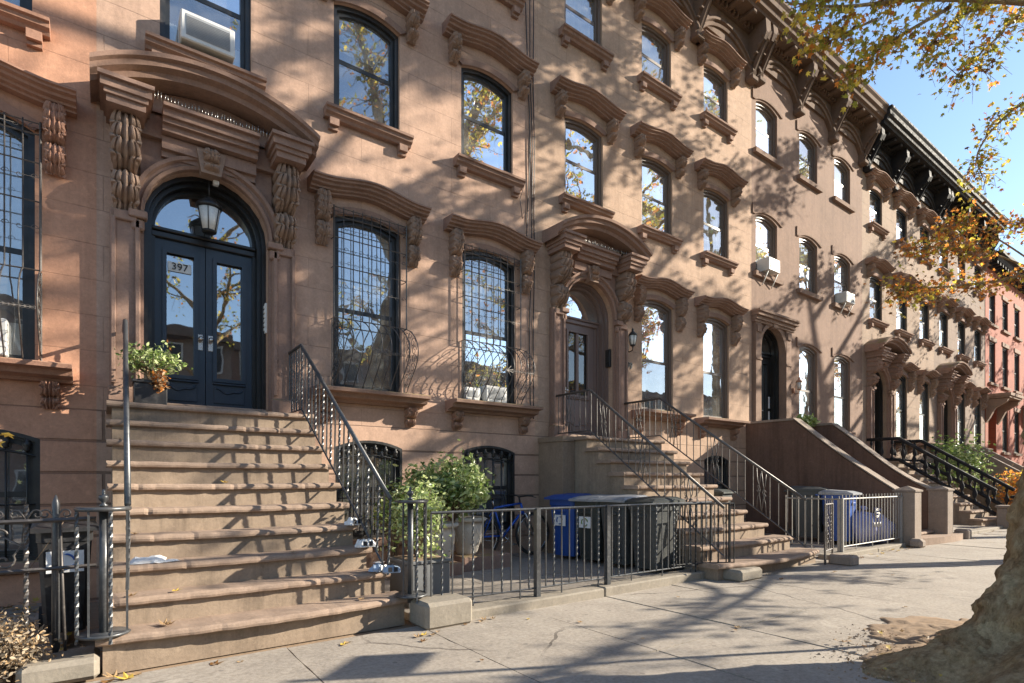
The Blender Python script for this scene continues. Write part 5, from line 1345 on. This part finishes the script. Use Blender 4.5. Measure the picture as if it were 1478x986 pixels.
def twigs(tm, lm, path, r, dens, spread, lsize, lw, r0=.012, droop=.35, start=.25, nl=9, keep=None):
    """side twigs with leaves along a limb"""
    N = len(path); L = sum((path[i + 1] - path[i]).length for i in range(N - 1)); n = int(L * dens)
    for _ in range(n):
        i = min(N - 2, int((start + (1 - start) * r.random()) * (N - 1))); p = path[i].lerp(path[i + 1], r.random())
        d = Vector((r.gauss(0, 1), r.gauss(0, 1), r.gauss(0, .8) - droop * .5)).normalized(); ax = (path[i + 1] - path[i]).normalized(); d = (d + ax * .5).normalized()
        Lt = spread * r.uniform(.45, 1.1); e = p + d * Lt + Vector((0, 0, -droop * Lt * .5)); m_ = p + d * Lt * .5 + Vector((r.gauss(0, .04), r.gauss(0, .04), .03))
        if keep and not keep(e): continue
        tm.tube([p, m_, e], [r0, r0 * .6, r0 * .3], 4)
        for _k in range(nl):
            t = r.random(); q = (p.lerp(m_, t * 2) if t < .5 else m_.lerp(e, t * 2 - 1)) + Vector((r.gauss(0, 1), r.gauss(0, 1), r.gauss(0, 1))) * .10
            if keep and not keep(q): continue
            leaf(lm, q, lsize * r.uniform(.65, 1.15), r, pick(r, lw))
LEAFM = ['leaf_g', 'leaf_y', 'leaf_o', 'leaf_b']
def street_tree(x, y, label, seed, height=15, rad=4.6, base_z=6, lsize=.15, dens=3.2, extra=(), lw=(.3, .4, .2, .1), group='plane trees along the kerb', keep=None, nlimb=9, tr=.26, nl=8):
    r = random.Random(seed); root = empty('plane_tree', (x, y, 0)); tag(root, label, 'tree', group)
    tm = MB(); lm = MB()
    trunk = bez([(x, y, -.05), (x + .05, y, 2), (x + r.uniform(-.2, .2), y + r.uniform(-.1, .1), 5), (x + r.uniform(-.4, .4), y + r.uniform(-.2, .2), 9), (x + r.uniform(-.8, .8), y + r.uniform(-.3, .3), height - 1)], 6)
    N = len(trunk); tm.tube(trunk, [tr * (1.35 if i == 0 else 1) * (1 - .8 * (i / (N - 1)) ** 1.2) for i in range(N)], 12)
    for k in range(nlimb):
        zz = lerp(base_z - 1.5, height - 2.5, k / (nlimb - 1)); a = k * 2.4 + r.uniform(-.4, .4); o = Vector(min(trunk, key=lambda p: abs(p.z - zz)))
        Rr = rad * (1 - .45 * (k / nlimb)) * r.uniform(.8, 1.1)
        lb_ = bez([o, o + Vector((math.cos(a) * Rr * .35, math.sin(a) * Rr * .35, 1.0)), o + Vector((math.cos(a + .2) * Rr * .7, math.sin(a + .2) * Rr * .7, 1.9)), o + Vector((math.cos(a + .1) * Rr, math.sin(a + .1) * Rr, 2.2 + r.uniform(-.6, .6)))], 5)
        if keep and not all(keep(q) for q in lb_): lb_ = [q for q in lb_ if keep(q)]
        if len(lb_) < 4: continue
        tm.tube(lb_, [lerp(tr * .38, .02, i / (len(lb_) - 1)) for i in range(len(lb_))], 7)
        for s_ in range(5):
            i = int(len(lb_) * r.uniform(.25, .85)); p = lb_[i]; b_ = a + r.choice((-1, 1)) * r.uniform(.5, 1.2); L = Rr * r.uniform(.3, .55)
            sub = bez([p, p + Vector((math.cos(b_) * L * .5, math.sin(b_) * L * .5, .25)), p + Vector((math.cos(b_) * L, math.sin(b_) * L, r.uniform(-.2, .8)))], 4)
            if keep: sub = [q for q in sub if keep(q)]
            if len(sub) < 3: continue
            tm.tube(sub, [lerp(.035, .01, q / (len(sub) - 1)) for q in range(len(sub))], 5)
            twigs(tm, lm, sub, r, dens, .8, lsize, lw, .009, .35, .1, nl, keep)
        twigs(tm, lm, lb_, r, dens, .9, lsize, lw, .010, .35, .35, nl, keep)
    for pts, r0, dn, sp, ls, w, n_ in extra:
        p = bez(pts, 6); tm.tube(p, [lerp(r0, .008, i / (len(p) - 1)) for i in range(len(p))], 7)
        twigs(tm, lm, p, r, dn, sp, ls, w, .008, .45, .28, n_)
    tm.build('trunk', 'bark', root); lm.build('crown', LEAFM, root, fix=False)
    return root

yel = (.38, .42, .16, .04); ora = (.10, .28, .45, .17); mixd = (.32, .40, .17, .11)
def off(p):      # crown shaped to stay out of view while its leaves dapple the facades
    if p.y < p.x * .19 - .25: return True
    d = p.x * .592 + p.y * .806
    return p.z > EYE + 692 * d / 802.4 + .7 and p.y < 5.2
exA = [
 ([(14.5, .6, 8.6), (13.2, 2.3, 9.5), (10.6, 3.2, 8.9), (8.6, 3.6, 8.05), (7.2, 3.75, 7.5)], .06, 8, .5, .155, yel, 9),
 ([(11.2, 3.1, 9.0), (10.2, 3.4, 8.3), (9.5, 3.7, 7.75), (9.3, 3.8, 7.5)], .03, 14, .36, .15, yel, 11),
 ([(9.4, 3.5, 8.2), (8.6, 3.7, 7.7), (8.0, 3.85, 7.45)], .02, 14, .34, .15, yel, 11),
 ([(14.5, .6, 9.4), (14.0, 2.2, 10.2), (12.8, 2.9, 9.8), (11.6, 3.3, 8.95), (11.2, 3.5, 8.35)], .05, 8, .65, .155, mixd, 9),
 ([(14.5, .6, 9.4), (12.6, 2.2, 9.8), (10.8, 2.8, 9.2), (9.3, 3.2, 8.7)], .04, 8, .6, .155, mixd, 9),
 ([(14.3, 1.2, 9.6), (14.2, 2.6, 10.2), (13.4, 3.1, 9.4), (12.7, 3.4, 8.7)], .04, 11, .6, .15, mixd, 9),
 ([(14.4, 1.0, 8.3), (14.9, 2.7, 8.8), (14.2, 3.1, 8.3), (13.7, 3.35, 7.6), (14.2, 3.4, 7.3)], .035, 10, .5, .14, yel, 9),
 ([(14.5, .7, 5.0), (14.4, 2.4, 5.2), (13.4, 3.1, 4.95), (12.3, 3.8, 4.8), (11.8, 4.1, 4.7)], .045, 14, .50, .12, ora, 11),
 ([(14.2, 2.6, 5.2), (13.6, 3.2, 5.6), (12.7, 3.6, 5.6), (11.9, 3.9, 5.5)], .02, 17, .42, .12, ora, 11),
 ([(14.4, 2.5, 5.2), (14.0, 3.1, 5.9), (13.2, 3.4, 6.1), (12.6, 3.6, 5.9)], .018, 15, .40, .12, ora, 10),
 ([(14.5, .7, 5.6), (14.7, 2.4, 6.1), (14.3, 3.0, 6.3)], .018, 14, .40, .12, ora, 10),
 ([(14.5, .6, 10), (15.5, 2.4, 11.8), (16.0, 3.8, 12.4)], .07, 9, .9, .17, mixd, 11),  # from here on, unseen limbs added to dapple the facades with leaf shadow
 ([(14.5, .6, 10), (13.5, 2.4, 11.9), (12.6, 4.0, 12.2), (11.5, 4.5, 12.0)], .07, 10, .9, .17, mixd, 11),
 ([(14.5, .6, 11), (12.0, 2.4, 12.2), (9.6, 3.4, 11.6)], .06, 9, .9, .17, mixd, 10),
 ([(14.5, .6, 9.5), (17.4, 2.3, 11.8), (18.6, 3.2, 12.6)], .07, 8, .9, .17, mixd, 10),
 ([(13.5, 2.4, 11.9), (13.2, 4.2, 12.0), (12.6, 4.9, 11.8)], .05, 14, .7, .17, mixd, 11),
 ([(12.0, 2.4, 12.2), (11.0, 4.2, 11.6), (10.0, 4.8, 11.0)], .05, 12, .7, .17, mixd, 11),
 ([(9.6, 3.4, 11.6), (8.0, 3.8, 10.8), (6.4, 4.0, 10.2)], .04, 11, .7, .17, mixd, 11),
 ([(14.5, .6, 3.4), (13.2, -1.0, 4.1), (10.8, -2.3, 4.9), (8.6, -3.0, 5.8)], .045, 4, .9, .17, mixd, 9),  # unseen street-side limbs added to streak sidewalk and steps with shadow
 ([(14.5, .6, 4.3), (15.6, -1.5, 5.0), (14.2, -3.4, 6.1), (12, -4.8, 7.0)], .05, 4, .9, .17, mixd, 9),
 ([(14.5, .6, 5.6), (13.6, -1.0, 6.6), (12.0, -1.6, 7.4), (10.4, -1.4, 8.2)], .08, 6, .8, .17, mixd, 9),
 ([(14.5, .6, 4.0), (16.8, -1.2, 4.6), (18.6, -2.0, 5.6)], .07, 5, .8, .17, mixd, 9),
]
street_tree(14.5, .6, 'plane tree whose yellow leaves hang over the brown cornice at upper right', 11, 15.5, 5.4, 8.5, .17, 4.0, exA, mixd, keep=off, nl=8)
street_tree(21.5, .5, 'autumn plane tree beyond the right edge, shading the tan house', 12, 16, 5.8, 8, .21, 8.5, (), mixd, keep=off, nlimb=11)
street_tree(29.5, .5, 'autumn plane tree farther along the kerb', 13, 15, 5.2, 7, .18, 4.0, (), ora, keep=off)
street_tree(38, .6, 'orange plane tree far down the kerb at the right edge', 14, 13, 5.0, 6, .2, 3, (), ora)
street_tree(48, .6, 'last plane tree down the kerb at right edge', 15, 13, 5.0, 6, .22, 2.6, (), ora)
street_tree(3.5, -10.4, 'plane tree over the street mirrored in the blue doors', 16, 13, 4.4, 6, .2, 2.2, (), mixd, 'plane trees across the street')
street_tree(12, -10.5, 'plane tree over the street mirrored in the parlour windows', 17, 13, 4.6, 6, .2, 2.2, (), mixd, 'plane trees across the street')
street_tree(21, -10.5, 'plane tree over the street mirrored in the middle house windows', 18, 13, 4.6, 6, .2, 2.0, (), mixd, 'plane trees across the street')

# foreground trunk: flared, knobbly, with roots
def big_trunk():
    root = empty('plane_tree', (4.98, .5, 0)); tag(root, 'huge flared plane tree trunk with thick roots at the lower right corner', 'tree', 'plane trees along the kerb')
    NZ, NAng = 170, 300; H_ = 7.2; vs = []
    from mathutils import noise
    roots = [(2.86, 1.15, .26), (2.35, .6, .2), (3.35, 1.0, .25), (2.05, .55, .26), (4.3, .7, .3), (5.4, .6, .3), (.5, .6, .3), (1.3, .55, .3)]
    for i in range(NZ + 1):
        z = -.05 + (H_ + .05) * (i / NZ) ** 2.0
        cx_ = 4.98 + .30 * z - .008 * z * z; cy_ = .5 + .02 * z
        base = .45 + .17 * math.exp(-max(z, 0) / .7) + .10 * math.exp(-max(z, 0) / .22) - .02 * z
        for k in range(NAng):
            a = 2 * PI * k / NAng; rr = base
            for ra, amp, wd in roots:
                d = math.atan2(math.sin(a - ra), math.cos(a - ra)); g_ = math.exp(-(d / wd) ** 2)
                rr += amp * g_ * (.55 * math.exp(-max(z, 0) / .13) + .30 * math.exp(-max(z, 0) / .42)) + .05 * g_ * math.exp(-max(z, 0) / 1.5)
            p = Vector((cx_ + math.cos(a) * rr, cy_ + math.sin(a) * rr, z))
            rr += .09 * noise.noise(p * 1.7) + .10 * (.35 - abs(noise.noise(Vector((p.x, p.y, p.z * .6)) * 3.2))) + .05 * noise.noise(p * 5.3) + .05 * (.3 - abs(noise.noise(Vector((p.x, p.y, p.z * .5)) * 8.0))) + .035 * noise.noise(p * 11) + .02 * noise.noise(p * 24)
            # big burl on the photograph side
            d = math.atan2(math.sin(a - 2.65), math.cos(a - 2.65)); rr += .10 * math.exp(-(d / .4) ** 2 - ((z - .52) / .16) ** 2) - .05 * math.exp(-(d / .5) ** 2 - ((z - .30) / .07) ** 2)
            vs.append((cx_ + math.cos(a) * rr, cy_ + math.sin(a) * rr, z + .02 * noise.noise(p * 3)))
    fs = [(i * NAng + k, i * NAng + (k + 1) % NAng, (i + 1) * NAng + (k + 1) % NAng, (i + 1) * NAng + k) for i in range(NZ) for k in range(NAng)]
    m = MB(); m.add(vs, fs, 0, True); lm = MB(); r = random.Random(31)
    top = Vector((4.98 + .30 * H_ - .008 * H_ * H_, .64, H_ - .1))
    for a, L in ((-.6, 4), (-2.0, 4), (.2, 3.5), (-1.3, 5), (.7, 3.2), (2.6, 2.6), (-2.8, 3.6), (1.4, 1.6)):
        lb_ = bez([top + Vector((0, 0, -.3)), top + Vector((math.cos(a) * L * .3, math.sin(a) * L * .3, 2)), top + Vector((math.cos(a) * L * .6, math.sin(a) * L * .6, 4.2)), top + Vector((math.cos(a) * L, math.sin(a) * L, 6))], 6)
        m.tube(lb_, [lerp(.26, .03, i / (len(lb_) - 1)) for i in range(len(lb_))], 10)
        twigs(m, lm, lb_, r, 14, 1.1, .16, mixd, .014, .2, .35, 11)
    m.build('trunk', 'bark', root); lm.build('crown', LEAFM, root, fix=False)
big_trunk()

# parking sign on its pole at the kerb (throws the long thin shadow)
t = empty('parking_sign', (6.75, .724, 0)); tag(t, 'parking sign on thin steel pole at the kerb behind the big trunk', 'sign')
m = MB(); m.tube([(6.75, .724, -.02), (6.75, .724, 2.85)], .026, 8); m.build('pole', 'chrome', t)
m = MB(); a = Vector((.76, .65, 0)) ; p0 = Vector((6.77, .745, 2.52)); 
vs = [p0, p0 + a * .46, p0 + a * .46 + Vector((0, 0, .26)), p0 + Vector((0, 0, .26))]; nn_ = Vector((.65, -.76, 0)) * .004
m.add([tuple(v) for v in vs] + [tuple(v + nn_) for v in vs], [(0, 1, 2, 3), (4, 5, 6, 7), (0, 1, 5, 4), (1, 2, 6, 5), (2, 3, 7, 6), (3, 0, 4, 7)]); m.build('sign_plate', 'white', t)

# ------------------------------------------------------------------ potted plants and shrubs
def shrub(name, label, c, rx, ry, rz, n, mats, lsize, seed, stems=True, base=None, cat='shrub', low=-.6):
    r = random.Random(seed); t = empty(name, (c[0], c[1], base if base is not None else c[2] - rz)); tag(t, label, cat)
    lm = MB(); sm = MB(); bz = base if base is not None else c[2] - rz
    cl = [Vector((r.gauss(0, 1), r.gauss(0, 1), abs(r.gauss(0, 1)) * r.choice((1, 1, -.5)))).normalized() * r.uniform(.35, .92) for _ in range(max(10, n // 28))]
    for q in cl:
        e = Vector((c[0] + q.x * rx, c[1] + q.y * ry, c[2] + q.z * rz)); mid = Vector((c[0] + q.x * rx * .3, c[1] + q.y * ry * .3, lerp(bz, e.z, .55)))
        sm.tube([(c[0] + q.x * .04, c[1] + q.y * .04, bz), mid, e], [.010, .007, .003], 4)
        up = (e - Vector((c[0], c[1], c[2] - rz * .5))).normalized()
        for _ in range(28):
            p = e + Vector((r.gauss(0, 1), r.gauss(0, 1), r.gauss(0, 1))) * (.19 * (rx + rz) / 2)
            leaf(lm, p + up * r.uniform(-.03, .06), lsize * r.uniform(.6, 1.2), r, pick(r, (.5, .3, .2)[:len(mats)]), False, -.4)
    sm.build('stems', 'twig', t); lm.build('foliage', mats, t, fix=False); return t
def pot(label, c, r_, h, mat, rimr=1.12, name='plant_pot'):
    t = empty(name, c); tag(t, label, 'pot')
    m = MB(); m.lathe([(r_ * .62, 0), (r_ * .68, .02), (r_ * .72, h * .12), (r_ * .98, h * .55), (r_ * 1.02, h * .75), (r_ * .94, h * .86), (r_ * 1.0, h * .88), (r_ * .9, h * .89), (r_ * .85, h * .80)], c, 20)
    for k in range(10):   # raised swags
        a = 2 * PI * k / 10; m.tube([(c[0] + r_ * (.86 + .12 * j / 6) * math.cos(a + .25 * math.sin(j * .9)), c[1] + r_ * (.86 + .12 * j / 6) * math.sin(a + .25 * math.sin(j * .9)), c[2] + h * (.28 + .45 * j / 6)) for j in range(7)], .012, 5)
    m.build('pot_body', mat, t)
    m = MB(); m.tube([(c[0] + r_ * rimr * math.cos(a), c[1] + r_ * rimr * math.sin(a), c[2] + h * .94) for a in [k * PI / 12 for k in range(25)]], h * .06, 8); m.lathe([(r_ * .95, 0), (r_ * .95, .01)], (c[0], c[1], c[2] + h * .9), 20); m.build('pot_rim', mat, t)
    return t
pl = MB(); pl.bbox((3.75, 6.15, .04), (4.5, 6.8, .24), .01); tag(pl.build('plinth', 'trim'), 'low brick plinth under the right cast stone pot', 'plinth')
pl = MB(); pl.bbox((3.0, 6.0, .04), (3.65, 6.6, .20), .01); tag(pl.build('plinth', 'trim'), 'low brick plinth under the left cast stone pot', 'plinth')
pot('cream cast stone pot at left, under the large pale green bush', (3.46, 6.28, .20), .20, .50, 'pot')
pot('cream cast stone pot at right, nearest to the bicycle', (3.98, 6.45, .24), .21, .50, 'pot')
GR = ['leaf_pale', 'leaf_green', 'leaf_dark']
shrub('bushy_shrub', 'large pale green bush in the right cast stone pot', (3.74, 6.4, 1.12), .48, .40, .38, 3000, ['leaf_pale', 'leaf_green', 'leaf_dark'], .085, 41, base=.7)
shrub('bushy_shrub', 'smaller green bush in the left cast stone pot behind the railing', (3.28, 6.28, 1.08), .34, .32, .34, 1100, ['leaf_pale', 'leaf_green', 'leaf_dark'], .075, 42, base=.65)
def box_planter(label, a, b, mat):
    t = empty('planter_box', ((a[0] + b[0]) / 2, (a[1] + b[1]) / 2, a[2])); tag(t, label, 'planter')
    m = MB(); n = .035; ii = ((a[0] + n, a[1] + n), (b[0] - n, b[1] - n)); m.bbox(a, (b[0], b[1], b[2] - .03), .008); m.build('planter_body', mat, t)
    m = MB(); m.bbox((a[0] - .015, a[1] - .015, b[2] - .03), (b[0] + .015, b[1] + .015, b[2]), .006); m.build('planter_rim', mat, t)
    m = MB(); m.box((a[0] + n, a[1] + n, b[2]), (b[0] - n, b[1] - n, b[2] + .012)); m.build('planter_soil', 'soil', t); return t
box_planter('grey metal planter box behind the curled newel of the 397 railing', (2.28, 4.72, .05), (2.72, 5.15, .48), 'pot_grey')
shrub('leafy_plant', 'tall variegated plant in the grey planter box behind the railing', (2.50, 4.95, .84), .24, .24, .42, 1700, ['leaf_pale', 'leaf_pale', 'leaf_green'], .06, 43, base=.48, cat='plant')
shrub('leafy_plant', 'loose green plant against the wall behind the 397 railing', (2.85, 6.3, .8), .25, .25, .42, 800, ['leaf_green', 'leaf_pale', 'leaf_dark'], .07, 44, base=.05, cat='plant')
box_planter('black square planter at the left of the blue doors', (.24, 6.60, 1.985), (.52, 6.92, 2.24), 'pot_black')
shrub('leafy_plant', 'round green plant in the black planter by the blue doors', (.40, 6.74, 2.43), .27, .24, .15, 900, ['leaf_pale', 'leaf_green', 'leaf_dark'], .05, 45, base=2.24, cat='plant')
shrub('dry_plant', 'withered brown plant trailing over the front of the black planter', (.44, 6.58, 2.20), .09, .05, .12, 110, ['leaf_dry', 'leaf_o'], .05, 46, base=2.24, cat='plant')
shrub('dry_plant', 'dead grey brown bush at the lower left corner of the pavement', (-.48, 4.56, .17), .22, .2, .22, 2200, ['dryplant', 'leaf_dry'], .034, 47, base=0, cat='plant')
shrub('leafy_plant', 'grassy plant on the wing wall landing by the arched door', (13.55, 6.5, 2.62), .35, .2, .12, 160, ['leaf_pale', 'leaf_green'], .12, 48, base=2.0, cat='plant')
shrub('leafy_plant', 'bright green bush behind the farther black baluster railing', (21.6, 5.6, 1.6), .8, .6, 1.1, 1100, ['leaf_green', 'leaf_pale', 'leaf_dark'], .13, 49, base=.1, cat='plant')
shrub('leafy_plant', 'dark bush by the parlour window of the pale hooded house', (22.8, 6.3, 1.7), .7, .5, 1.1, 900, ['leaf_dark', 'leaf_green'], .13, 50, base=.1, cat='plant')
shrub('bushy_shrub', 'orange leaved shrub in front of the farthest brown house', (23.4, 4.6, .8), 1.2, .6, .7, 1900, ['leaf_o', 'leaf_dry', 'leaf_y'], .12, 51, base=.05)
shrub('bushy_shrub', 'wide orange shrub before the red brick houses at the right edge', (29.0, 4.6, 1.0), 2.2, .8, .95, 3000, ['leaf_o', 'leaf_dry', 'leaf_green'], .14, 52, base=.05)
shrub('bushy_shrub', 'dark green hedge bush past the orange shrubs', (33.5, 5.0, 1.2), 2.0, .8, 1.0, 1600, ['leaf_dark', 'leaf_green', 'leaf_o'], .16, 53, base=.05)
# thin sapling at the left edge with a yellow leaf
r = random.Random(60); t = empty('sapling', (-.80, 5.2, 0)); tag(t, 'thin sapling with green and yellow leaves at the left edge', 'plant')
sm = MB(); lm = MB(); p = bez([(-.84, 5.2, .4), (-.80, 5.2, 1.0), (-.74, 5.15, 1.3), (-.56, 5.1, 1.52)], 5); sm.tube(p, [.008] * len(p), 5)
p2 = bez([(-.82, 5.2, 1.0), (-.78, 5.15, 1.5), (-.72, 5.1, 1.65)], 5); sm.tube(p2, [.005] * len(p2), 5); sm.tube([(-.2, 5.1, 1.0), (-.42, 5.15, .62)], .003, 4)
leaf(lm, (-.53, 5.1, 1.56), .13, r, 1); leaf(lm, (-.58, 5.12, 1.5), .11, r, 1)
for k in range(14): q = p2[r.randrange(len(p2))]; leaf(lm, q + Vector((r.gauss(0, .06), r.gauss(0, .05), r.gauss(0, .08))), .11, r, 0)
sm.build('stems', 'twig', t); lm.build('foliage', ['leaf_pale', 'leaf_dry_y'], t, fix=False)

# ------------------------------------------------------------------ small things on the steps, fallen leaves
def crumple(label, c, s, mat, seed, band=None, rot=0, name='paper_bundle', cat='paper'):
    r = random.Random(seed); t = empty(name, c); tag(t, label, cat)
    m = MB(); vs = []; nx, ny = 7, 6
    for top in (0, 1):
        for j in range(ny):
            for i in range(nx):
                x = (i / (nx - 1) - .5) * s[0]; y = (j / (ny - 1) - .5) * s[1]; ed = min(i, nx - 1 - i, j, ny - 1 - j)
                z = (s[2] * (0 if not top else (.35 if ed == 0 else 1)) + (r.uniform(-.35, .35) * s[2] if top else 0))
                x += r.uniform(-.06, .06) * s[0]; y += r.uniform(-.06, .06) * s[1]
                vs.append((c[0] + x * math.cos(rot) - y * math.sin(rot), c[1] + x * math.sin(rot) + y * math.cos(rot), c[2] + z + .002))
    n = nx * ny; fs = []
    for top in (0, 1):
        for j in range(ny - 1):
            for i in range(nx - 1): a = top * n + j * nx + i; fs.append((a, a + 1, a + nx + 1, a + nx))
    loop = [i for i in range(nx)] + [j * nx + nx - 1 for j in range(1, ny)] + [(ny - 1) * nx + i for i in range(nx - 2, -1, -1)] + [j * nx for j in range(ny - 2, 0, -1)]
    for a, b_ in zip(loop, loop[1:] + loop[:1]): fs.append((a, b_, b_ + n, a + n))
    m.add(vs, fs); m.build('wrapper', mat, t)
    if band:
        b_ = MB(); zt = c[2] + s[2] * 1.4
        for q in (-.3, .05):
            b_.add([(c[0] + x * math.cos(rot) + s[1] * .60 * math.sin(rot), c[1] + x * math.sin(rot) - s[1] * .60 * math.cos(rot), c[2] + zz) for x, zz in ((q * s[0], s[2] * .25), ((q + .24) * s[0], s[2] * .25), ((q + .24) * s[0], s[2] * 1.0), (q * s[0], s[2] * 1.0))], [(0, 1, 2, 3)])
        for q in (-.22, .12):
            pts = [(q * s[0], yy * s[1]) for yy in (-.42, .42)]
            v4 = [(pts[0][0], pts[0][1]), (pts[0][0] + .22 * s[0], pts[0][1]), (pts[1][0] + .22 * s[0], pts[1][1]), (pts[1][0], pts[1][1])]
            b_.add([(c[0] + x * math.cos(rot) - y * math.sin(rot), c[1] + x * math.sin(rot) + y * math.cos(rot), zt) for x, y in v4], [(0, 1, 2, 3)])
        b_.build('dark_band', band, t)
    return t
crumple('crumpled white papers lying at the left of a step', (.27, 4.98, .625), (.22, .13, .035), 'paper', 1)
crumple('single white envelope under the crumpled papers on the step', (.38, 4.95, .625), (.17, .07, .012), 'paper', 2, rot=.3)
for i, (x, y, z, rt, lab) in enumerate(((1.90, 5.12, .82, .3, 'topmost white wrapped bundle by the railing foot'), (1.92, 4.90, .63, .1, 'second white wrapped bundle down the railing foot'), (1.93, 4.84, .64, -.3, 'third and largest white wrapped bundle down the railing foot'),
        (1.96, 4.67, .44, .5, 'fourth bundle down the railing foot, blue grey'), (2.02, 4.52, .44, -.2, 'lowest bundle at the railing foot, dark with white stripes'))):
    crumple(lab, (x, y, z), (.14, .10, .055), ('paper', 'paper', 'paper', 'paper_blue', 'paper_blue')[i], 10 + i, ('ink' if i != 3 else 'paper'), rt, 'wrapped_bundle', 'bundle')

r = random.Random(77)
LEAVES = []
def fallen(x, y, z, s, mat, zone):
    m = MB(); u = Vector((r.gauss(0, 1), r.gauss(0, 1), 0)).normalized(); v = Vector((-u.y, u.x, 0)); c = Vector((x, y, z + .004)); cu = r.uniform(.25, .8)
    vs = [c + (v * a + u * b_) * s * .5 + Vector((0, 0, s * .5 * cu * (a * a + b_ * b_ * .6))) for a, b_ in LOBE]
    top = [c] + vs; n = len(vs); m.add(top, [(0, 1 + k, 1 + (k + 1) % n) for k in range(n)])
    o = m.build('fallen_leaf', mat, fix=False); tag(o, None, 'leaf', 'fallen leaves'); LEAVES.append((zone, (x * .806 - y * .592) / (x * .592 + y * .806), o))
def label_leaves():
    W_ = 'first second third fourth fifth sixth seventh eighth ninth tenth eleventh twelfth thirteenth fourteenth fifteenth sixteenth seventeenth eighteenth nineteenth twentieth'.split()
    for zn in {z for z, _, _ in LEAVES}:
        for k, (_, _, o) in enumerate(sorted([e for e in LEAVES if e[0] == zn], key=lambda e: e[1])):
            tint = {'leaf_dry_y': 'yellow', 'leaf_b': 'dark brown', 'leaf_dry': 'tan'}[o.data.materials[0].name.replace('leaf_fallen_yellow', 'leaf_dry_y').replace('leaf_fallen', 'leaf_dry').replace('leaf_brown', 'leaf_b')]
            o['label'] = tint + ' fallen leaf, ' + W_[min(k, 19)] + ' from the left of those ' + zn
def tread_z(y):
    zz = 0
    for a, b_ in zip(ys1, zs1):
        if y > a + .01: zz = b_
    return zz
for (x, y) in ((.34, 4.56), (.42, 4.72), (.36, 4.53), (1.3, 4.9), (.2, 5.2), (1.75, 4.53), (.9, 5.65), (.12, 6.2), (.15, 4.7)):
    fallen(x, y, tread_z(y), r.uniform(.09, .14), r.choice(['leaf_dry', 'leaf_dry', 'leaf_dry_y']), 'on the 397 steps')
for (x, y, s) in ((.12, 4.22, .15), (.05, 4.3, .13), (.02, 4.22, .12), (.17, 4.28, .12), (.6, 4.2, .13), (.75, 4.15, .07), (1.45, 4.12, .09), (1.5, 4.15, .08), (2.0, 3.98, .09), (2.06, 4.0, .1), (2.12, 3.96, .08), (2.2, 4.02, .07), (1.98, 3.85, .08),
    (2.72, 4.12, .09), (2.8, 4.1, .08), (2.66, 4.08, .08), (2.1, 3.2, .05), (3.35, 3.55, .08), (3.05, 3.9, .05), (4.3, 2.65, .09), (4.2, 2.6, .06), (6.1, 4.15, .1), (6.15, 4.1, .08), (6.8, 3.6, .09), (7.9, 3.45, .08), (8.9, 3.6, .07), (9.6, 3.9, .1), (9.7, 3.82, .1), (9.75, 3.85, .08), (10.1, 3.75, .08), (8.3, 2.9, .06), (4.9, 3.7, .06), (3.4, 2.9, .05), (6.3, 2.1, .06), (2.5, 4.08, .06)):
    fallen(x, y, .002, s * 1.1, r.choice(['leaf_dry', 'leaf_dry', 'leaf_dry_y', 'leaf_b']), ('by the 397 stoop foot' if x < 1.7 else ('by the stone block' if x < 3 and y > 3.8 else ('on the open pavement' if x < 5.5 and y < 4 else 'before the middle stoop'))))
for k in range(16): fallen(r.uniform(10.2, 12.0), r.gauss(3.88, .06), .002, r.uniform(.07, .12), r.choice(['leaf_dry', 'leaf_dry_y', 'leaf_b']), 'drifted along the picket fence kerb')
for k in range(14): fallen(r.uniform(14, 18), r.gauss(3.8, .12), .002, r.uniform(.08, .13), r.choice(['leaf_dry', 'leaf_b']), 'near the far brown pillars')
label_leaves()
lm = MB()
for k in range(520):
    x = r.uniform(-1.5, -.15) if k < 430 else r.uniform(-.4, .1); y = r.uniform(5.0, 7.1) if k < 430 else r.uniform(4.6, 5.1)
    if x > -.5 and r.random() < .5 and y < 6.2: continue
    s = r.uniform(.06, .12); u = Vector((r.gauss(0, 1), r.gauss(0, 1), r.gauss(0, .25))).normalized(); v = u.cross(Vector((0, 0, 1)) + Vector((r.gauss(0, .3), r.gauss(0, .3), 0))).normalized(); c = Vector((x, y, .035 + r.uniform(0, .05)))
    lm.add([c + (v * a + u * b_) * s * .5 + Vector((0, 0, s * .2 * (a * a))) for a, b_ in LOBE], [tuple(range(len(LOBE)))], pick(r, (.7, .1, .2)))
for k in range(260):
    x = r.choice((r.uniform(2.3, 5.4), r.uniform(8.2, 12))); y = r.uniform(6.6, 7.2); s = r.uniform(.05, .1); u = Vector((r.gauss(0, 1), r.gauss(0, 1), r.gauss(0, .25))).normalized(); v = u.cross(Vector((0, 0, 1))).normalized(); c = Vector((x, y, .07 + r.uniform(0, .03)))
    lm.add([c + (v * a + u * b_) * s * .5 for a, b_ in LOBE], [tuple(range(len(LOBE)))], pick(r, (.7, .1, .2)))
for k in range(230):
    a = r.uniform(1.7, 4.4); rad = r.uniform(.55, 1.5); x = 5.25 + rad * 1.2 * math.cos(a); y = .75 + rad * .9 * math.sin(a); s = r.uniform(.025, .075); u = Vector((r.gauss(0, 1), r.gauss(0, 1), r.gauss(0, .3))).normalized(); v = u.cross(Vector((0, 0, 1))).normalized(); c = Vector((x, y, .02 + .09 * max(0, 1 - (rad / 1.36) ** 1.5) + .012))
    lm.add([c + (v * a_ + u * b_) * s * .5 + Vector((0, 0, s * .25 * a_ * a_)) for a_, b_ in LOBE], [tuple(range(len(LOBE)))], pick(r, (.6, .1, .3)))
tag(lm.build('leaf_litter', ['leaf_dry', 'leaf_dry_y', 'leaf_b'], fix=False), kind='stuff')
